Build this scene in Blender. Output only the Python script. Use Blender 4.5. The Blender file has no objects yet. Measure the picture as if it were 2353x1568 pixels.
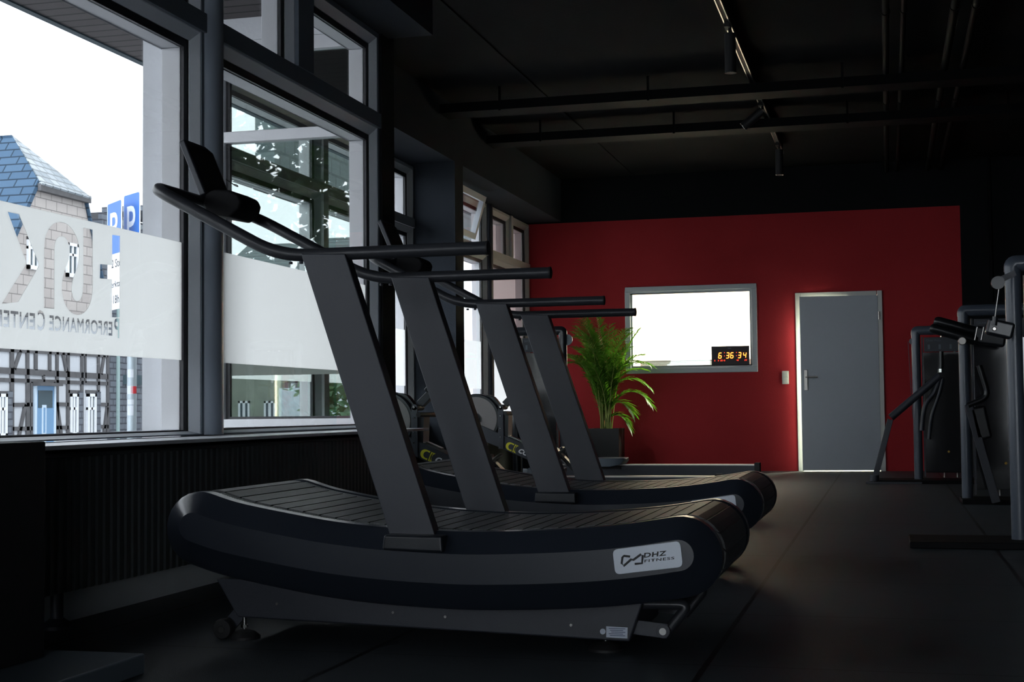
import bpy, bmesh, math, random
import numpy as np
from mathutils import Vector, Matrix
random.seed(7)
PI = math.pi
sc = bpy.context.scene
COL = sc.collection
# ------------------------------------------------------------------ camera frame
F = 3268.0; EYE = 0.74
_d = np.array([863.5, -150.0, -F]); _d /= np.linalg.norm(_d)
_h = np.array([1, .010, 0]); _u = np.cross(_h, _d); _u /= np.linalg.norm(_u); _r = np.cross(_d, _u)
ROT = np.array([_r, _d, _u])
def _ray(x, y): return ROT @ np.array([x - 1176.5, 784 - y, -F])
def _at(x, y, k, c):
    v = _ray(x, y); o = [0, 0, EYE][k]; t = (c - o) / v[k]
    return Vector((v[0] * t, v[1] * t, v[2] * t + EYE))
def onX(x, y, c): return _at(x, y, 0, c)      # point on the plane X=c
def onY(x, y, c): return _at(x, y, 1, c)
def onZ(x, y, c): return _at(x, y, 2, c)
# ------------------------------------------------------------------ materials
def mat(name, col, rough=.5, metal=0, noise=0, nscale=20, bump=0, bscale=60, spec=.5, coat=0, kind=None, **kw):
    m = bpy.data.materials.new(name); m.use_nodes = True
    nt = m.node_tree; b = nt.nodes['Principled BSDF']
    b.inputs['Base Color'].default_value = (*col, 1)
    b.inputs['Roughness'].default_value = rough
    b.inputs['Metallic'].default_value = metal
    b.inputs['Specular IOR Level'].default_value = spec
    if coat: b.inputs['Coat Weight'].default_value = coat; b.inputs['Coat Roughness'].default_value = .12
    tc = nt.nodes.new('ShaderNodeTexCoord')
    if noise:
        n = nt.nodes.new('ShaderNodeTexNoise'); n.inputs['Scale'].default_value = nscale; n.inputs['Detail'].default_value = 5
        nt.links.new(tc.outputs['Object'], n.inputs['Vector'])
        mx = nt.nodes.new('ShaderNodeMix'); mx.data_type = 'RGBA'
        mx.inputs[6].default_value = (*[c * (1 - noise) for c in col], 1); mx.inputs[7].default_value = (*[min(1, c * (1 + noise)) for c in col], 1)
        nt.links.new(n.outputs['Fac'], mx.inputs[0]); nt.links.new(mx.outputs[2], b.inputs['Base Color'])
    if bump:
        n = nt.nodes.new('ShaderNodeTexNoise'); n.inputs['Scale'].default_value = bscale; n.inputs['Detail'].default_value = 3
        nt.links.new(tc.outputs['Object'], n.inputs['Vector'])
        bp = nt.nodes.new('ShaderNodeBump'); bp.inputs['Strength'].default_value = bump; bp.inputs['Distance'].default_value = .005
        nt.links.new(n.outputs['Fac'], bp.inputs['Height']); nt.links.new(bp.outputs['Normal'], b.inputs['Normal'])
    if 'emit' in kw:
        b.inputs['Emission Color'].default_value = (*kw['emit'], 1); b.inputs['Emission Strength'].default_value = kw['estr']
    return m
def bricks(name, c1, c2, mortar, sx, sy, rough=.7, msize=.02, mscale=1.0, bump=.3, axes='YZ', off=.5, spec=.4):
    m = mat(name, c1, rough, spec=spec); nt = m.node_tree; b = nt.nodes['Principled BSDF']
    tc = nt.nodes.new('ShaderNodeTexCoord'); sp = nt.nodes.new('ShaderNodeSeparateXYZ'); cb = nt.nodes.new('ShaderNodeCombineXYZ')
    nt.links.new(tc.outputs['Object'], sp.inputs[0])
    nt.links.new(sp.outputs[axes[0]], cb.inputs['X']); nt.links.new(sp.outputs[axes[1]], cb.inputs['Y'])
    br = nt.nodes.new('ShaderNodeTexBrick'); br.offset = off
    br.inputs['Scale'].default_value = 1; br.inputs['Brick Width'].default_value = sx; br.inputs['Row Height'].default_value = sy
    br.inputs['Mortar Size'].default_value = msize; br.inputs['Mortar Smooth'].default_value = .3
    br.inputs['Color1'].default_value = (*c1, 1); br.inputs['Color2'].default_value = (*c2, 1); br.inputs['Mortar'].default_value = (*mortar, 1)
    nt.links.new(cb.outputs[0], br.inputs['Vector']); nt.links.new(br.outputs['Color'], b.inputs['Base Color'])
    bp = nt.nodes.new('ShaderNodeBump'); bp.invert = True; bp.inputs['Strength'].default_value = bump; bp.inputs['Distance'].default_value = .01
    nt.links.new(br.outputs['Fac'], bp.inputs['Height']); nt.links.new(bp.outputs['Normal'], b.inputs['Normal'])
    return m
def glass(name, refl=.1, tint=(1, 1, 1)):
    m = bpy.data.materials.new(name); m.use_nodes = True; nt = m.node_tree; nt.nodes.clear()
    o = nt.nodes.new('ShaderNodeOutputMaterial'); t = nt.nodes.new('ShaderNodeBsdfTransparent'); g = nt.nodes.new('ShaderNodeBsdfGlossy')
    t.inputs[0].default_value = (*tint, 1); g.inputs['Roughness'].default_value = .01; g.inputs[0].default_value = (1, 1, 1, 1)
    lw = nt.nodes.new('ShaderNodeLayerWeight'); lw.inputs[0].default_value = .35
    ma = nt.nodes.new('ShaderNodeMath'); ma.operation = 'MULTIPLY_ADD'; ma.inputs[1].default_value = .25; ma.inputs[2].default_value = refl
    cl = nt.nodes.new('ShaderNodeClamp')
    mx = nt.nodes.new('ShaderNodeMixShader')
    nt.links.new(lw.outputs['Fresnel'], ma.inputs[0]); nt.links.new(ma.outputs[0], cl.inputs[0]); nt.links.new(cl.outputs[0], mx.inputs[0])
    nt.links.new(t.outputs[0], mx.inputs[1]); nt.links.new(g.outputs[0], mx.inputs[2]); nt.links.new(mx.outputs[0], o.inputs[0])
    return m
def film_mat(name, col=(.9, .91, .9), thru=.12):
    m = bpy.data.materials.new(name); m.use_nodes = True; nt = m.node_tree; nt.nodes.clear()
    o = nt.nodes.new('ShaderNodeOutputMaterial'); t = nt.nodes.new('ShaderNodeBsdfTranslucent'); d = nt.nodes.new('ShaderNodeBsdfDiffuse')
    t.inputs[0].default_value = (*col, 1); d.inputs[0].default_value = (*col, 1)
    mx = nt.nodes.new('ShaderNodeMixShader'); mx.inputs[0].default_value = .06
    nt.links.new(t.outputs[0], mx.inputs[1]); nt.links.new(d.outputs[0], mx.inputs[2]); nt.links.new(mx.outputs[0], o.inputs[0])
    return m
M = {}
M['plastic'] = mat('black_plastic', (.018, .021, .027), .34, bump=.05, bscale=300, coat=.15)
M['plastic_gloss'] = mat('gloss_plastic', (.020, .025, .036), .3, coat=.25)
M['metal_black'] = mat('powder_coat', (.035, .039, .051), .42, bump=.08, bscale=500)
M['tube'] = mat('black_tube', (.03, .032, .038), .33, bump=.05, bscale=400)
M['slat'] = mat('rubber_slat', (.082, .084, .088), .42, noise=.35, nscale=35, bump=.25, bscale=120)
M['strip'] = mat('edge_strip', (.30, .33, .32), .5, noise=.2, nscale=40)
M['chrome'] = mat('bright_steel', (.6, .6, .58), .22, 1)
M['screen'] = mat('dark_screen', (.008, .008, .01), .08, coat=.5)
M['badge'] = mat('badge_silver', (.64, .69, .77), .35, .15)
M['ink'] = mat('black_ink', (.01, .01, .012), .5)
M['label'] = mat('label_paper', (.62, .68, .8), .5)
M['labelink'] = mat('label_ink', (.16, .2, .3), .5)
M['rubber'] = mat('black_rubber', (.012, .012, .013), .6, bump=.2, bscale=200)
M['white_frame'] = mat('window_frame', (.85, .90, .97), .35)
M['white_out'] = mat('outer_frame', (.78, .79, .82), .45)
M['casing'] = mat('casing_shaded', (.16, .19, .23), .4)  # near windows: shade of the room-side faces put into the colour
M['casing2'] = mat('casing_post', (.34, .39, .46), .4)  # posts: mid tone standing in for their gradient of shade
M['casing3'] = mat('casing_pale', (.55, .56, .56), .45)
M['gasket'] = mat('gasket', (.02, .02, .025), .45)
M['sill'] = mat('white_sill', (.82, .85, .90), .28)
M['blackwall'] = mat('black_wall', (.010, .011, .012), .9, spec=.12, bump=.35, bscale=90)
M['lintel'] = mat('dark_plaster', (.032, .038, .047), .9, spec=.12, bump=.3, bscale=80)
M['ceil'] = mat('black_ceiling', (.010, .0105, .011), .9, spec=.10, noise=.3, nscale=2, bump=.3, bscale=40)
M['red'] = mat('red_paint', (.40, .026, .033), .8, spec=.2, noise=.08, nscale=3, bump=.3, bscale=120)
M['doorgrey'] = mat('door_grey', (.50, .54, .59), .32, noise=.03, nscale=4)
M['doorframe'] = mat('door_frame', (.62, .62, .58), .4)
M['iwin'] = mat('inner_window_frame', (.50, .53, .56), .4)
M['roomwhite'] = mat('white_paint', (.85, .85, .82), .6)
M['radiator'] = mat('radiator_black', (.07, .082, .086), .45)
M['light_under'] = mat('skirting_grey', (.8, .85, .9), .7, noise=.15, nscale=4)
M['dim'] = mat('ceiling_metal', (.004, .0045, .005), .7, spec=.08)
M['frame_bg'] = mat('machine_frame', (.08, .096, .125), .33, coat=.15)
M['acrylic'] = mat('smoked_panel', (.012, .012, .014), .08, coat=.8)
M['pad'] = mat('black_vinyl', (.012, .013, .015), .33, bump=.1, bscale=150)
M['knob'] = mat('yellow_knob', (.65, .38, .04), .4)
M['pot'] = mat('black_pot', (.012, .012, .013), .35)
M['soil'] = mat('soil', (.03, .02, .015), .9, bump=.6, bscale=80)
M['yellow'] = mat('yellow_print', (.80, .74, .04), .5)
M['whiteink'] = mat('white_print', (.8, .82, .85), .5)
M['disc'] = mat('flywheel_mesh', (.26, .24, .24), .45, bump=.5, bscale=600)
M['seat'] = mat('grey_seat', (.12, .15, .18), .4)
M['seat2'] = mat('faded_sticker', (.40, .43, .47), .6)
M['void'] = mat('matte_black', (.006, .006, .007), .7, spec=.15)
M['platform'] = mat('black_steel_plate', (.16, .2, .24), .28)
M['louvre'] = mat('louvre_grey', (.5, .52, .5), .6)
M['switch'] = mat('ivory_switch', (.75, .74, .66), .35)
M['steel'] = mat('satin_steel', (.5, .48, .45), .3, 1)
M['plaster'] = mat('rough_plaster', (.82, .84, .88), .85, noise=.12, nscale=3, bump=.8, bscale=25)
M['slats_soffit'] = None
M['timber'] = mat('dark_timber', (.085, .085, .09), .8, noise=.3, nscale=6)
M['infill'] = mat('white_infill', (.50, .53, .57), .85, noise=.03, nscale=3)
M['bluedoor'] = mat('blue_door', (.14, .28, .46), .5)
M['lightblue'] = mat('pale_trim', (.5, .62, .74), .5)
M['darkglass'] = mat('house_glass', (.05, .075, .09), .1)
M['slate_blue'] = bricks('blue_slate', (.05, .09, .145), (.06, .105, .165), (.02, .035, .055), .5, .20, .85, .02, axes='XZ', spec=.15)
M['slate_skylit'] = bricks('skylit_slate', (.36, .40, .43), (.2, .24, .27), (.10, .12, .13), .30, .16, .4, .02, axes='YZ')  # half-hip slate, paler: sky light on this slope put into the colour
M['slate_warm'] = bricks('warm_slate', (.45, .42, .40), (.39, .36, .345), (.20, .185, .18), .42, .22, .7, .012, axes='YZ')
M['slate_grey'] = bricks('grey_slate', (.14, .16, .19), (.11, .125, .15), (.05, .055, .07), .3, .15, .7, .02, axes='YZ')
M['slate_teal'] = bricks('teal_slate', (.06, .085, .09), (.05, .07, .075), (.015, .03, .035), .30, .22, .5, .02, axes='YZ')
M['stone'] = mat('stone_wall', (.22, .25, .2), .85, noise=.45, nscale=2.5, bump=.8, bscale=5)
M['soffit'] = bricks('slatted_soffit', (.085, .075, .075), (.075, .065, .066), (.015, .014, .015), 30, .13, .7, .012, axes='XY', off=0)
M['fascia'] = mat('fascia_teal', (.03, .06, .075), .6)
M['signblue'] = mat('sign_blue', (.02, .12, .42), .35)
M['signwhite'] = mat('sign_white', (.75, .78, .82), .4)
M['galv'] = mat('galvanised', (.28, .33, .36), .45, .4, noise=.15, nscale=8)
M['pipegreen'] = mat('downpipe', (.3, .42, .42), .5)
M['asphalt'] = mat('asphalt', (.42, .42, .43), .9, noise=.2, nscale=3)
M['led'] = mat('led_digit', (.1, .01, .01), .5, emit=(1, .22, .03), estr=5.5)
M['led2'] = mat('led_small', (.1, .01, .01), .5, emit=(1, .05, .02), estr=2.2)
M['clock'] = mat('clock_face', (.022, .014, .018), .3, spec=.2)
M['glass'] = glass('pane_glass', .035)
M['glass_r'] = glass('return_glass', .07, (.90, .96, .94))
M['film'] = film_mat('frosted_film', (.98, .98, .96))
M['shade'] = film_mat('roller_blind', (.62, .55, .53))
M['car'] = mat('car_paint', (.8, .82, .85), .2)
def leafmat(name, col):
    m = mat(name, col, .4, noise=.4, nscale=9); nt = m.node_tree; b = nt.nodes['Principled BSDF']; o = nt.nodes['Material Output']
    t = nt.nodes.new('ShaderNodeBsdfTranslucent'); t.inputs[0].default_value = (col[0] * 1.6, col[1] * 1.5, col[2], 1)
    mx = nt.nodes.new('ShaderNodeMixShader'); mx.inputs[0].default_value = .35
    nt.links.new(b.outputs[0], mx.inputs[1]); nt.links.new(t.outputs[0], mx.inputs[2]); nt.links.new(mx.outputs[0], o.inputs[0]); return m
M['palm'] = leafmat('palm_leaf', (.08, .20, .022))
M['tree'] = leafmat('tree_leaf', (.035, .085, .03))
M['bush'] = leafmat('bush_leaf', (.10, .2, .12))
M['stem'] = mat('palm_stem', (.22, .26, .06), .6)
M['bark'] = mat('bark', (.06, .05, .04), .9)
# floor with tile seams every 1.046 m along x and y
def floor_mat():
    m = mat('rubber_floor', (.050, .060, .068), .5, noise=.22, nscale=6, bump=.35, bscale=260, spec=.45); nt = m.node_tree; b = nt.nodes['Principled BSDF']
    src = b.inputs['Base Color'].links[0].from_socket
    tc = nt.nodes.new('ShaderNodeTexCoord'); sp = nt.nodes.new('ShaderNodeSeparateXYZ'); nt.links.new(tc.outputs['Object'], sp.inputs[0])
    def seam(ax, off, w, per):
        a = nt.nodes.new('ShaderNodeMath'); a.operation = 'ADD'; a.inputs[1].default_value = off; nt.links.new(sp.outputs[ax], a.inputs[0])
        p = nt.nodes.new('ShaderNodeMath'); p.operation = 'PINGPONG'; p.inputs[1].default_value = per / 2; nt.links.new(a.outputs[0], p.inputs[0])
        l = nt.nodes.new('ShaderNodeMath'); l.operation = 'LESS_THAN'; l.inputs[1].default_value = w; nt.links.new(p.outputs[0], l.inputs[0]); return l
    a = seam('X', .523, .009, 1.046); c = seam('Y', -.02, .005, 1.03)
    mx = nt.nodes.new('ShaderNodeMath'); mx.operation = 'MAXIMUM'; nt.links.new(a.outputs[0], mx.inputs[0]); nt.links.new(c.outputs[0], mx.inputs[1])
    cm = nt.nodes.new('ShaderNodeMix'); cm.data_type = 'RGBA'; nt.links.new(mx.outputs[0], cm.inputs[0]); nt.links.new(src, cm.inputs[6]); cm.inputs[7].default_value = (.004, .004, .005, 1)
    nt.links.new(cm.outputs[2], b.inputs['Base Color']); return m
M['floor'] = floor_mat()
# ------------------------------------------------------------------ objects
def wloc(o):
    v = Vector((0, 0, 0))
    while o: v += o.location; o = o.parent
    return v
def tag(o, label=None, cat=None, group=None, kind=None):
    if label: o['label'] = label
    if cat: o['category'] = cat
    if group: o['group'] = group
    if kind: o['kind'] = kind
    return o
def empty(name, loc, label, cat, group=None):
    o = bpy.data.objects.new(name, None); o.empty_display_size = .1; COL.objects.link(o); o.location = loc
    return tag(o, label, cat, group)
class MB:
    def __init__(s): s.bm = bmesh.new(); s.mi = 0
    def _f(s, vs):
        try:
            f = s.bm.faces.new(vs); f.material_index = s.mi; return f
        except ValueError: return None
    def box(s, a, b, rot=None, piv=None):
        a = Vector(a); b = Vector(b)
        P = [Vector((x, y, z)) for x in (a.x, b.x) for y in (a.y, b.y) for z in (a.z, b.z)]
        if rot is not None:
            piv = Vector(piv) if piv is not None else (a + b) / 2
            P = [rot @ (p - piv) + piv for p in P]
        v = [s.bm.verts.new(p) for p in P]
        for q in ((0, 1, 3, 2), (4, 6, 7, 5), (0, 4, 5, 1), (2, 3, 7, 6), (0, 2, 6, 4), (1, 5, 7, 3)): s._f([v[i] for i in q])
        return s
    def prism(s, poly, axis, a, b):
        # poly in the two remaining axes (order x,y,z without axis)
        def P(p, c):
            l = list(p); l.insert(axis, c); return Vector(l)
        A = [s.bm.verts.new(P(p, a)) for p in poly]; B = [s.bm.verts.new(P(p, b)) for p in poly]
        n = len(poly); s._f(A); s._f(B[::-1])
        for i in range(n): s._f([A[i], B[i], B[(i + 1) % n], A[(i + 1) % n]])
        return s
    def loft(s, loops, caps=True, closed=True):
        R = [[s.bm.verts.new(p) for p in l] for l in loops]; n = len(R[0])
        for i in range(len(R) - 1):
            for j in range(n if closed else n - 1):
                s._f([R[i][j], R[i][(j + 1) % n], R[i + 1][(j + 1) % n], R[i + 1][j]])
        if caps: s._f(R[0][::-1]); s._f(R[-1])
        return s
    def tube(s, pts, r, seg=12, closed=False, caps=True, flat=1.0):
        pts = [Vector(p) for p in pts]; n = len(pts); rings = []
        up = None
        for i, p in enumerate(pts):
            if closed: t = (pts[(i + 1) % n] - pts[i - 1])
            else: t = pts[min(i + 1, n - 1)] - pts[max(i - 1, 0)]
            t.normalize()
            if up is None:
                up = Vector((0, 0, 1)) if abs(t.z) < .9 else Vector((0, 1, 0))
            up = (up - t * up.dot(t)); up.normalize(); sd = t.cross(up)
            rr = r[i] if isinstance(r, (list, tuple)) else r
            rings.append([s.bm.verts.new(p + (up * math.cos(2 * PI * k / seg) + sd * math.sin(2 * PI * k / seg) * flat) * rr) for k in range(seg)])
        m = n if closed else n - 1
        for i in range(m):
            A = rings[i]; B = rings[(i + 1) % n]
            for j in range(seg): s._f([A[j], A[(j + 1) % seg], B[(j + 1) % seg], B[j]])
        if caps and not closed: s._f(rings[0][::-1]); s._f(rings[-1])
        return s
    def cyl(s, a, b, r, seg=16): return s.tube([a, b], r, seg)
    def lathe(s, c, prof, seg=24, axis=2):
        c = Vector(c); R = []
        for (r, h) in prof:
            ring = []
            for k in range(seg):
                a = 2 * PI * k / seg; p = [r * math.cos(a), r * math.sin(a)]; p.insert(axis, h); ring.append(s.bm.verts.new(c + Vector(p)))
            R.append(ring)
        for i in range(len(R) - 1):
            for j in range(seg): s._f([R[i][j], R[i][(j + 1) % seg], R[i + 1][(j + 1) % seg], R[i + 1][j]])
        s._f(R[0][::-1]); s._f(R[-1]); return s
    def quad(s, *p): s._f([s.bm.verts.new(Vector(q)) for q in p]); return s
    def bar(s, p, q, w, n, th):
        # flat bar from p to q: width w in-plane, thickness th along n
        p = Vector(p); q = Vector(q); n = Vector(n).normalized(); t = (q - p).normalized(); sd = t.cross(n) * (w / 2); n = n * th
        P = [p - sd, p + sd, q + sd, q - sd]
        s.loft([P, [x + n for x in P]]); return s
    def build(s, name, m, parent=None, bevel=0, smooth=False, seg=2, angle=40):
        bmesh.ops.remove_doubles(s.bm, verts=s.bm.verts, dist=1e-6)
        bmesh.ops.recalc_face_normals(s.bm, faces=s.bm.faces)
        me = bpy.data.meshes.new(name); s.bm.to_mesh(me); s.bm.free()
        return finish(name, me, m, parent, bevel, smooth, seg, angle)
def finish(name, me, m, parent=None, bevel=0, smooth=False, seg=2, angle=40):
    for x in (m if isinstance(m, list) else [m]): me.materials.append(x)
    o = bpy.data.objects.new(name, me); COL.objects.link(o)
    if parent is not None:
        w = wloc(parent); me.transform(Matrix.Translation(-w)); o.parent = parent
    else:
        co = [v.co for v in me.vertices]
        c = Vector(((min(p.x for p in co) + max(p.x for p in co)) / 2, (min(p.y for p in co) + max(p.y for p in co)) / 2, min(p.z for p in co)))
        me.transform(Matrix.Translation(-c)); o.location = c
    if smooth:
        for p in me.polygons: p.use_smooth = True
        try: me.set_sharp_from_angle(angle=math.radians(angle))
        except Exception: pass
    if bevel:
        b = o.modifiers.new('bevel', 'BEVEL'); b.width = bevel; b.segments = seg; b.limit_method = 'ANGLE'; b.angle_limit = math.radians(35)
        if not smooth:
            for p in me.polygons: p.use_smooth = True
            b.harden_normals = True
            try: me.set_sharp_from_angle(angle=math.radians(angle))
            except Exception: pass
    return o
def copy_tree(o, parent=None):
    c = o.copy(); COL.objects.link(c)
    if parent is not None: c.parent = parent; c.matrix_parent_inverse = o.matrix_parent_inverse
    for ch in [x for x in bpy.data.objects if x.parent == o]: copy_tree(ch, c)
    return c
def dup(o, loc, label):
    c = copy_tree(o); c.location = loc; c['label'] = label; return c
def eval_mesh(ob):
    dg = bpy.context.evaluated_depsgraph_get(); dg.update()
    return bpy.data.meshes.new_from_object(ob.evaluated_get(dg))
def text_mesh(txt, size, extrude=0, spacing=1.0, shear=0, bold=0):
    cu = bpy.data.curves.new('t', 'FONT'); cu.body = txt; cu.size = size; cu.extrude = extrude; cu.space_character = spacing; cu.shear = shear; cu.offset = bold
    cu.resolution_u = 3
    ob = bpy.data.objects.new('t', cu); COL.objects.link(ob); me = eval_mesh(ob); bpy.data.objects.remove(ob); bpy.data.curves.remove(cu); return me
def fit(me, P0, X, Y, width=None, height=None):
    """place a flat text mesh: lower-left at P0, X and Y unit axes, scaled to width/height"""
    xs = [v.co.x for v in me.vertices]; ys = [v.co.y for v in me.vertices]; zs = [v.co.z for v in me.vertices]
    x0, x1, y0, y1 = min(xs), max(xs), min(ys), max(ys); kx = (width / (x1 - x0)) if width else 1; ky = (height / (y1 - y0)) if height else kx
    if not width: kx = ky
    X = Vector(X).normalized(); Y = Vector(Y).normalized(); N = X.cross(Y)
    for v in me.vertices: v.co = Vector(P0) + X * ((v.co.x - x0) * kx) + Y * ((v.co.y - y0) * ky) + N * v.co.z
    return me
def struct(o, label=None, cat=None): return tag(o, label, cat, None, 'structure')
def smoothpath(pts, n=8):
    """Catmull-Rom through pts"""
    P = [Vector(p) for p in pts]; out = []
    for i in range(len(P) - 1):
        p0 = P[max(i - 1, 0)]; p1 = P[i]; p2 = P[i + 1]; p3 = P[min(i + 2, len(P) - 1)]
        for k in range(n):
            t = k / n
            out.append(.5 * ((2 * p1) + (p2 - p0) * t + (2 * p0 - 5 * p1 + 4 * p2 - p3) * t * t + (3 * p1 - p0 - 3 * p2 + p3) * t ** 3))
    out.append(P[-1]); return out
def fillet(pts, rads, n=7):
    P = [Vector(p) for p in pts]; out = [P[0]]
    for i in range(1, len(P) - 1):
        r = rads[i - 1]; a = (P[i - 1] - P[i]); b = (P[i + 1] - P[i]); L = min(r, a.length * .49, b.length * .49)
        s = P[i] + a.normalized() * L; e = P[i] + b.normalized() * L
        for k in range(n + 1):
            t = k / n; out.append(s * (1 - t) ** 2 + P[i] * 2 * t * (1 - t) + e * t * t)
    out.append(P[-1]); return out
XW = -2.90; XV = -4.20; YC = 8.05; YB = 16.83; ZT = 3.0; ZS = .65; ZC = 3.55
# ================================================================== THE ROOM
struct(MB().box((-5.0, -7.2, -.12), (3.8, 20.4, 0)).build('floor', M['floor']))
fl = bpy.data.objects['floor']                       # keep texture phase in world coordinates
fl.data.transform(Matrix.Translation(fl.location)); fl.location = (0, 0, 0)
struct(MB().box((-4.7, -7.2, ZC), (3.8, 17.0, ZC + .3)).build('ceiling', M['ceil']))
# dado walls under the windows
struct(MB().box((-3.12, -7.2, -.9), (-2.875, YC, .635)).build('wall_left', M['blackwall']))
struct(MB().box((-4.45, YC, -.9), (-4.16, YB, .635)).box((-4.45, YC, -.9), (-2.86, YC + .12, .635)).build('wall_left', M['blackwall']))
struct(MB().box((-2.876, -7, 0), (-2.855, YC, .135)).build('baseboard_left', M['light_under']))
struct(MB().box((-2.95, -7.2, ZT), (-2.6, YC + .02, ZC)).build('trim_1', M['lintel']))
struct(MB().box((-4.3, YC + .12, 3.03), (-3.8, YB, ZC)).build('trim_2', M['lintel']))
struct(MB().box((-4.3, 12.42, 0), (-3.8, 12.68, 3.03)).build('trim_3', M['lintel']))
struct(MB().box((-2.97, 7.95, 0), (-2.885, 8.17, ZC)).build('trim_4', M['blackwall']))
struct(MB().box((3.6, -7.2, 0), (3.8, 17.0, ZC)).build('wall_right', M['blackwall']))
struct(MB().box((-3.1, -7.3, 0), (-2.3, -7.1, ZC)).box((-.75, -7.3, 0), (1.2, -7.1, ZC)).box((1.2, -7.3, 2.6), (3.8, -7.1, ZC)).box((-2.3, -7.3, 2.6), (-.7, -7.1, ZC)).build('wall_front', M['blackwall']))
# back wall: red paint up to x=.84 and z=3.01, black beyond, openings for window and door
wb = MB()
T0, T1 = YB, YB + .16
WX0, WX1, WZ0, WZ1 = -2.97, -1.51, 1.21, 2.15
DX0, DX1, DZ = -.985, -.065, 2.03
RX, RZ = .84, 3.01
for (a, b, c, d, k) in ((-4.45, WX0, 0, RZ, 0), (WX0, WX1, 0, WZ0, 0), (WX0, WX1, WZ1, RZ, 0), (WX1, DX0, 0, RZ, 0), (DX0, DX1, DZ, RZ, 0), (DX1, RX, 0, RZ, 0),
                        (RX, 3.8, 0, RZ, 1), (-4.45, 3.8, RZ, ZC + .3, 1)):
    wb.mi = k; wb.box((a, T0, c), (b, T1, d))
struct(wb.build('wall_back', [M['red'], M['blackwall']]))
# lit room behind the red wall
br = MB(); br.box((-4.4, 20.2, 0), (1.2, 20.3, 2.9)).box((-4.45, T1, 0), (-4.35, 20.3, 2.9)).box((1.15, T1, 0), (1.25, 20.3, 2.9)).box((-4.4, T1, 2.85), (1.25, 20.3, 2.95)).box((-4.4, T1, -.1), (1.2, 20.3, .006))
struct(br.build('wall_back', M['roomwhite']))
def area(name, loc, size, power, col, rot=(0, 0, 0), sy=None):
    l = bpy.data.lights.new(name, 'AREA'); l.energy = power; l.color = col; l.shape = 'RECTANGLE'; l.size = size; l.size_y = sy or size
    o = bpy.data.objects.new(name, l); COL.objects.link(o); o.location = loc; o.rotation_euler = rot
    return o
t = empty('ceiling_light', (-1.9, 18.6, 2.80), 'bright white ceiling panel lamp in the room behind the red wall', 'lamp')
MB().box((-2.9, 18.2, 2.80), (-.9, 19.0, 2.85)).build('lamp_housing', M['roomwhite'], t)
MB().box((-1.0, 17.5, 2.80), (-.3, 18.0, 2.85)).build('lamp_housing', M['roomwhite'], t)
l_door = area('lamp_back_door', (-.65, 17.75, 2.79), .65, 850, (.96, 1, .74), sy=.45)
l_back = area('lamp_back_room', (-1.9, 18.6, 2.79), 1.9, 90, (.97, 1, .84), sy=.75)
# ---- window helpers ------------------------------------------------
def ring(mb, x0, x1, y0, y1, z0, z1, w, wb=None):
    wb = w if wb is None else wb
    mb.box((x0, y0, z0), (x1, y1, z0 + wb)).box((x0, y0, z1 - w), (x1, y1, z1)).box((x0, y0, z0 + wb), (x1, y0 + w, z1 - w)).box((x0, y1 - w, z0 + wb), (x1, y1, z1 - w)); return mb
def bevel_ring(mb, c, y0, y1, z0, z1, w, wb, deep):
    """glazing bead: sloping from the casing face down to the glass"""
    def L(x, d, e): return [Vector((x, y0 + d, z0 + e)), Vector((x, y1 - d, z0 + e)), Vector((x, y1 - d, z1 - d)), Vector((x, y0 + d, z1 - d))]
    mb.loft([L(c - deep - .004, 0, 0), L(c - .004, 0, 0), L(c - .004, .006, .003), L(c - deep, w, wb), L(c - deep - .004, w, wb)], caps=False)
    return mb
def pane(root, c, y0, y1, z0, z1, gl='glass', bead=.05, gk=.036, bb=.014, gb=.006):
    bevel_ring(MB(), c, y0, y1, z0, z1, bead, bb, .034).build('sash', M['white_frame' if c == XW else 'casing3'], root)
    ring(MB(), c - .055, c - .042, y0 + bead, y1 - bead, z0 + bb, z1 - bead, gk, gb).build('gasket', M['gasket'], root)
    MB().box((c - .049, y0 + bead, z0 + bb), (c - .045, y1 - bead, z1 - bead)).build('glass_pane', M[gl], root)
    ring(MB(), c - .15, c - .06, y0, y1, z0, z1, bead + gk, bb + gb).build('outer_frame', M['white_out'], root, bevel=.004)
def window_root(n, c, y0, y1, z0, z1, label):
    """outer casing with mullions becomes the structure object"""
    mb = MB(); ring(mb, c - .07, c + .0, y0, y1, z0, z1, .045)
    return mb
ZG0, ZTA, ZTB, ZG1 = .648, 2.428, 2.515, 2.975
def big_window(name, c, y0, y1, splits_up, label, trans=True, lows=()):
    mb = MB(); ring(mb, c - .08, c, y0, y1, .645, ZT, .03, .004)
    mb.box((c - .08, y0, ZTA), (c + .012, y1, ZTB))
    for s0, s1 in splits_up: mb.box((c - .08, s0, ZTB), (c + .02, s1, ZT))
    for s0, s1 in lows: mb.box((c - .08, s0, .65), (c + .02, s1, ZTA))
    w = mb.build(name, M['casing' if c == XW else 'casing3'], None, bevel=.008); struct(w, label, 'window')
    ed = [y0 + .03] + [v for s in splits_up for v in s] + [y1 - .03]
    for i in range(0, len(ed), 2): pane(w, c, ed[i], ed[i + 1], ZTB, ZG1)
    ed = [y0 + .03] + [v for s in lows for v in s] + [y1 - .03]
    for i in range(0, len(ed), 2): pane(w, c, ed[i], ed[i + 1], ZG0, ZTA)
    return w
struct(MB().box((-3.0, -7.2, .63), (-2.88, -.9, ZT)).build('wall_left', M['blackwall']))
w0 = big_window('window_1', XW, -.9, 2.10, [(.5, .7)], 'tall shop window with transom on the near left, out of frame')  # carries the window row on unseen; put in to supply fill light
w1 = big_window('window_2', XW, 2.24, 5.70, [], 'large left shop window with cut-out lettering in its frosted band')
w2 = big_window('window_3', XW, 5.84, 7.95, [(6.70, 6.90)], 'shop window behind the nearest treadmill, two small panes above its transom')
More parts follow.
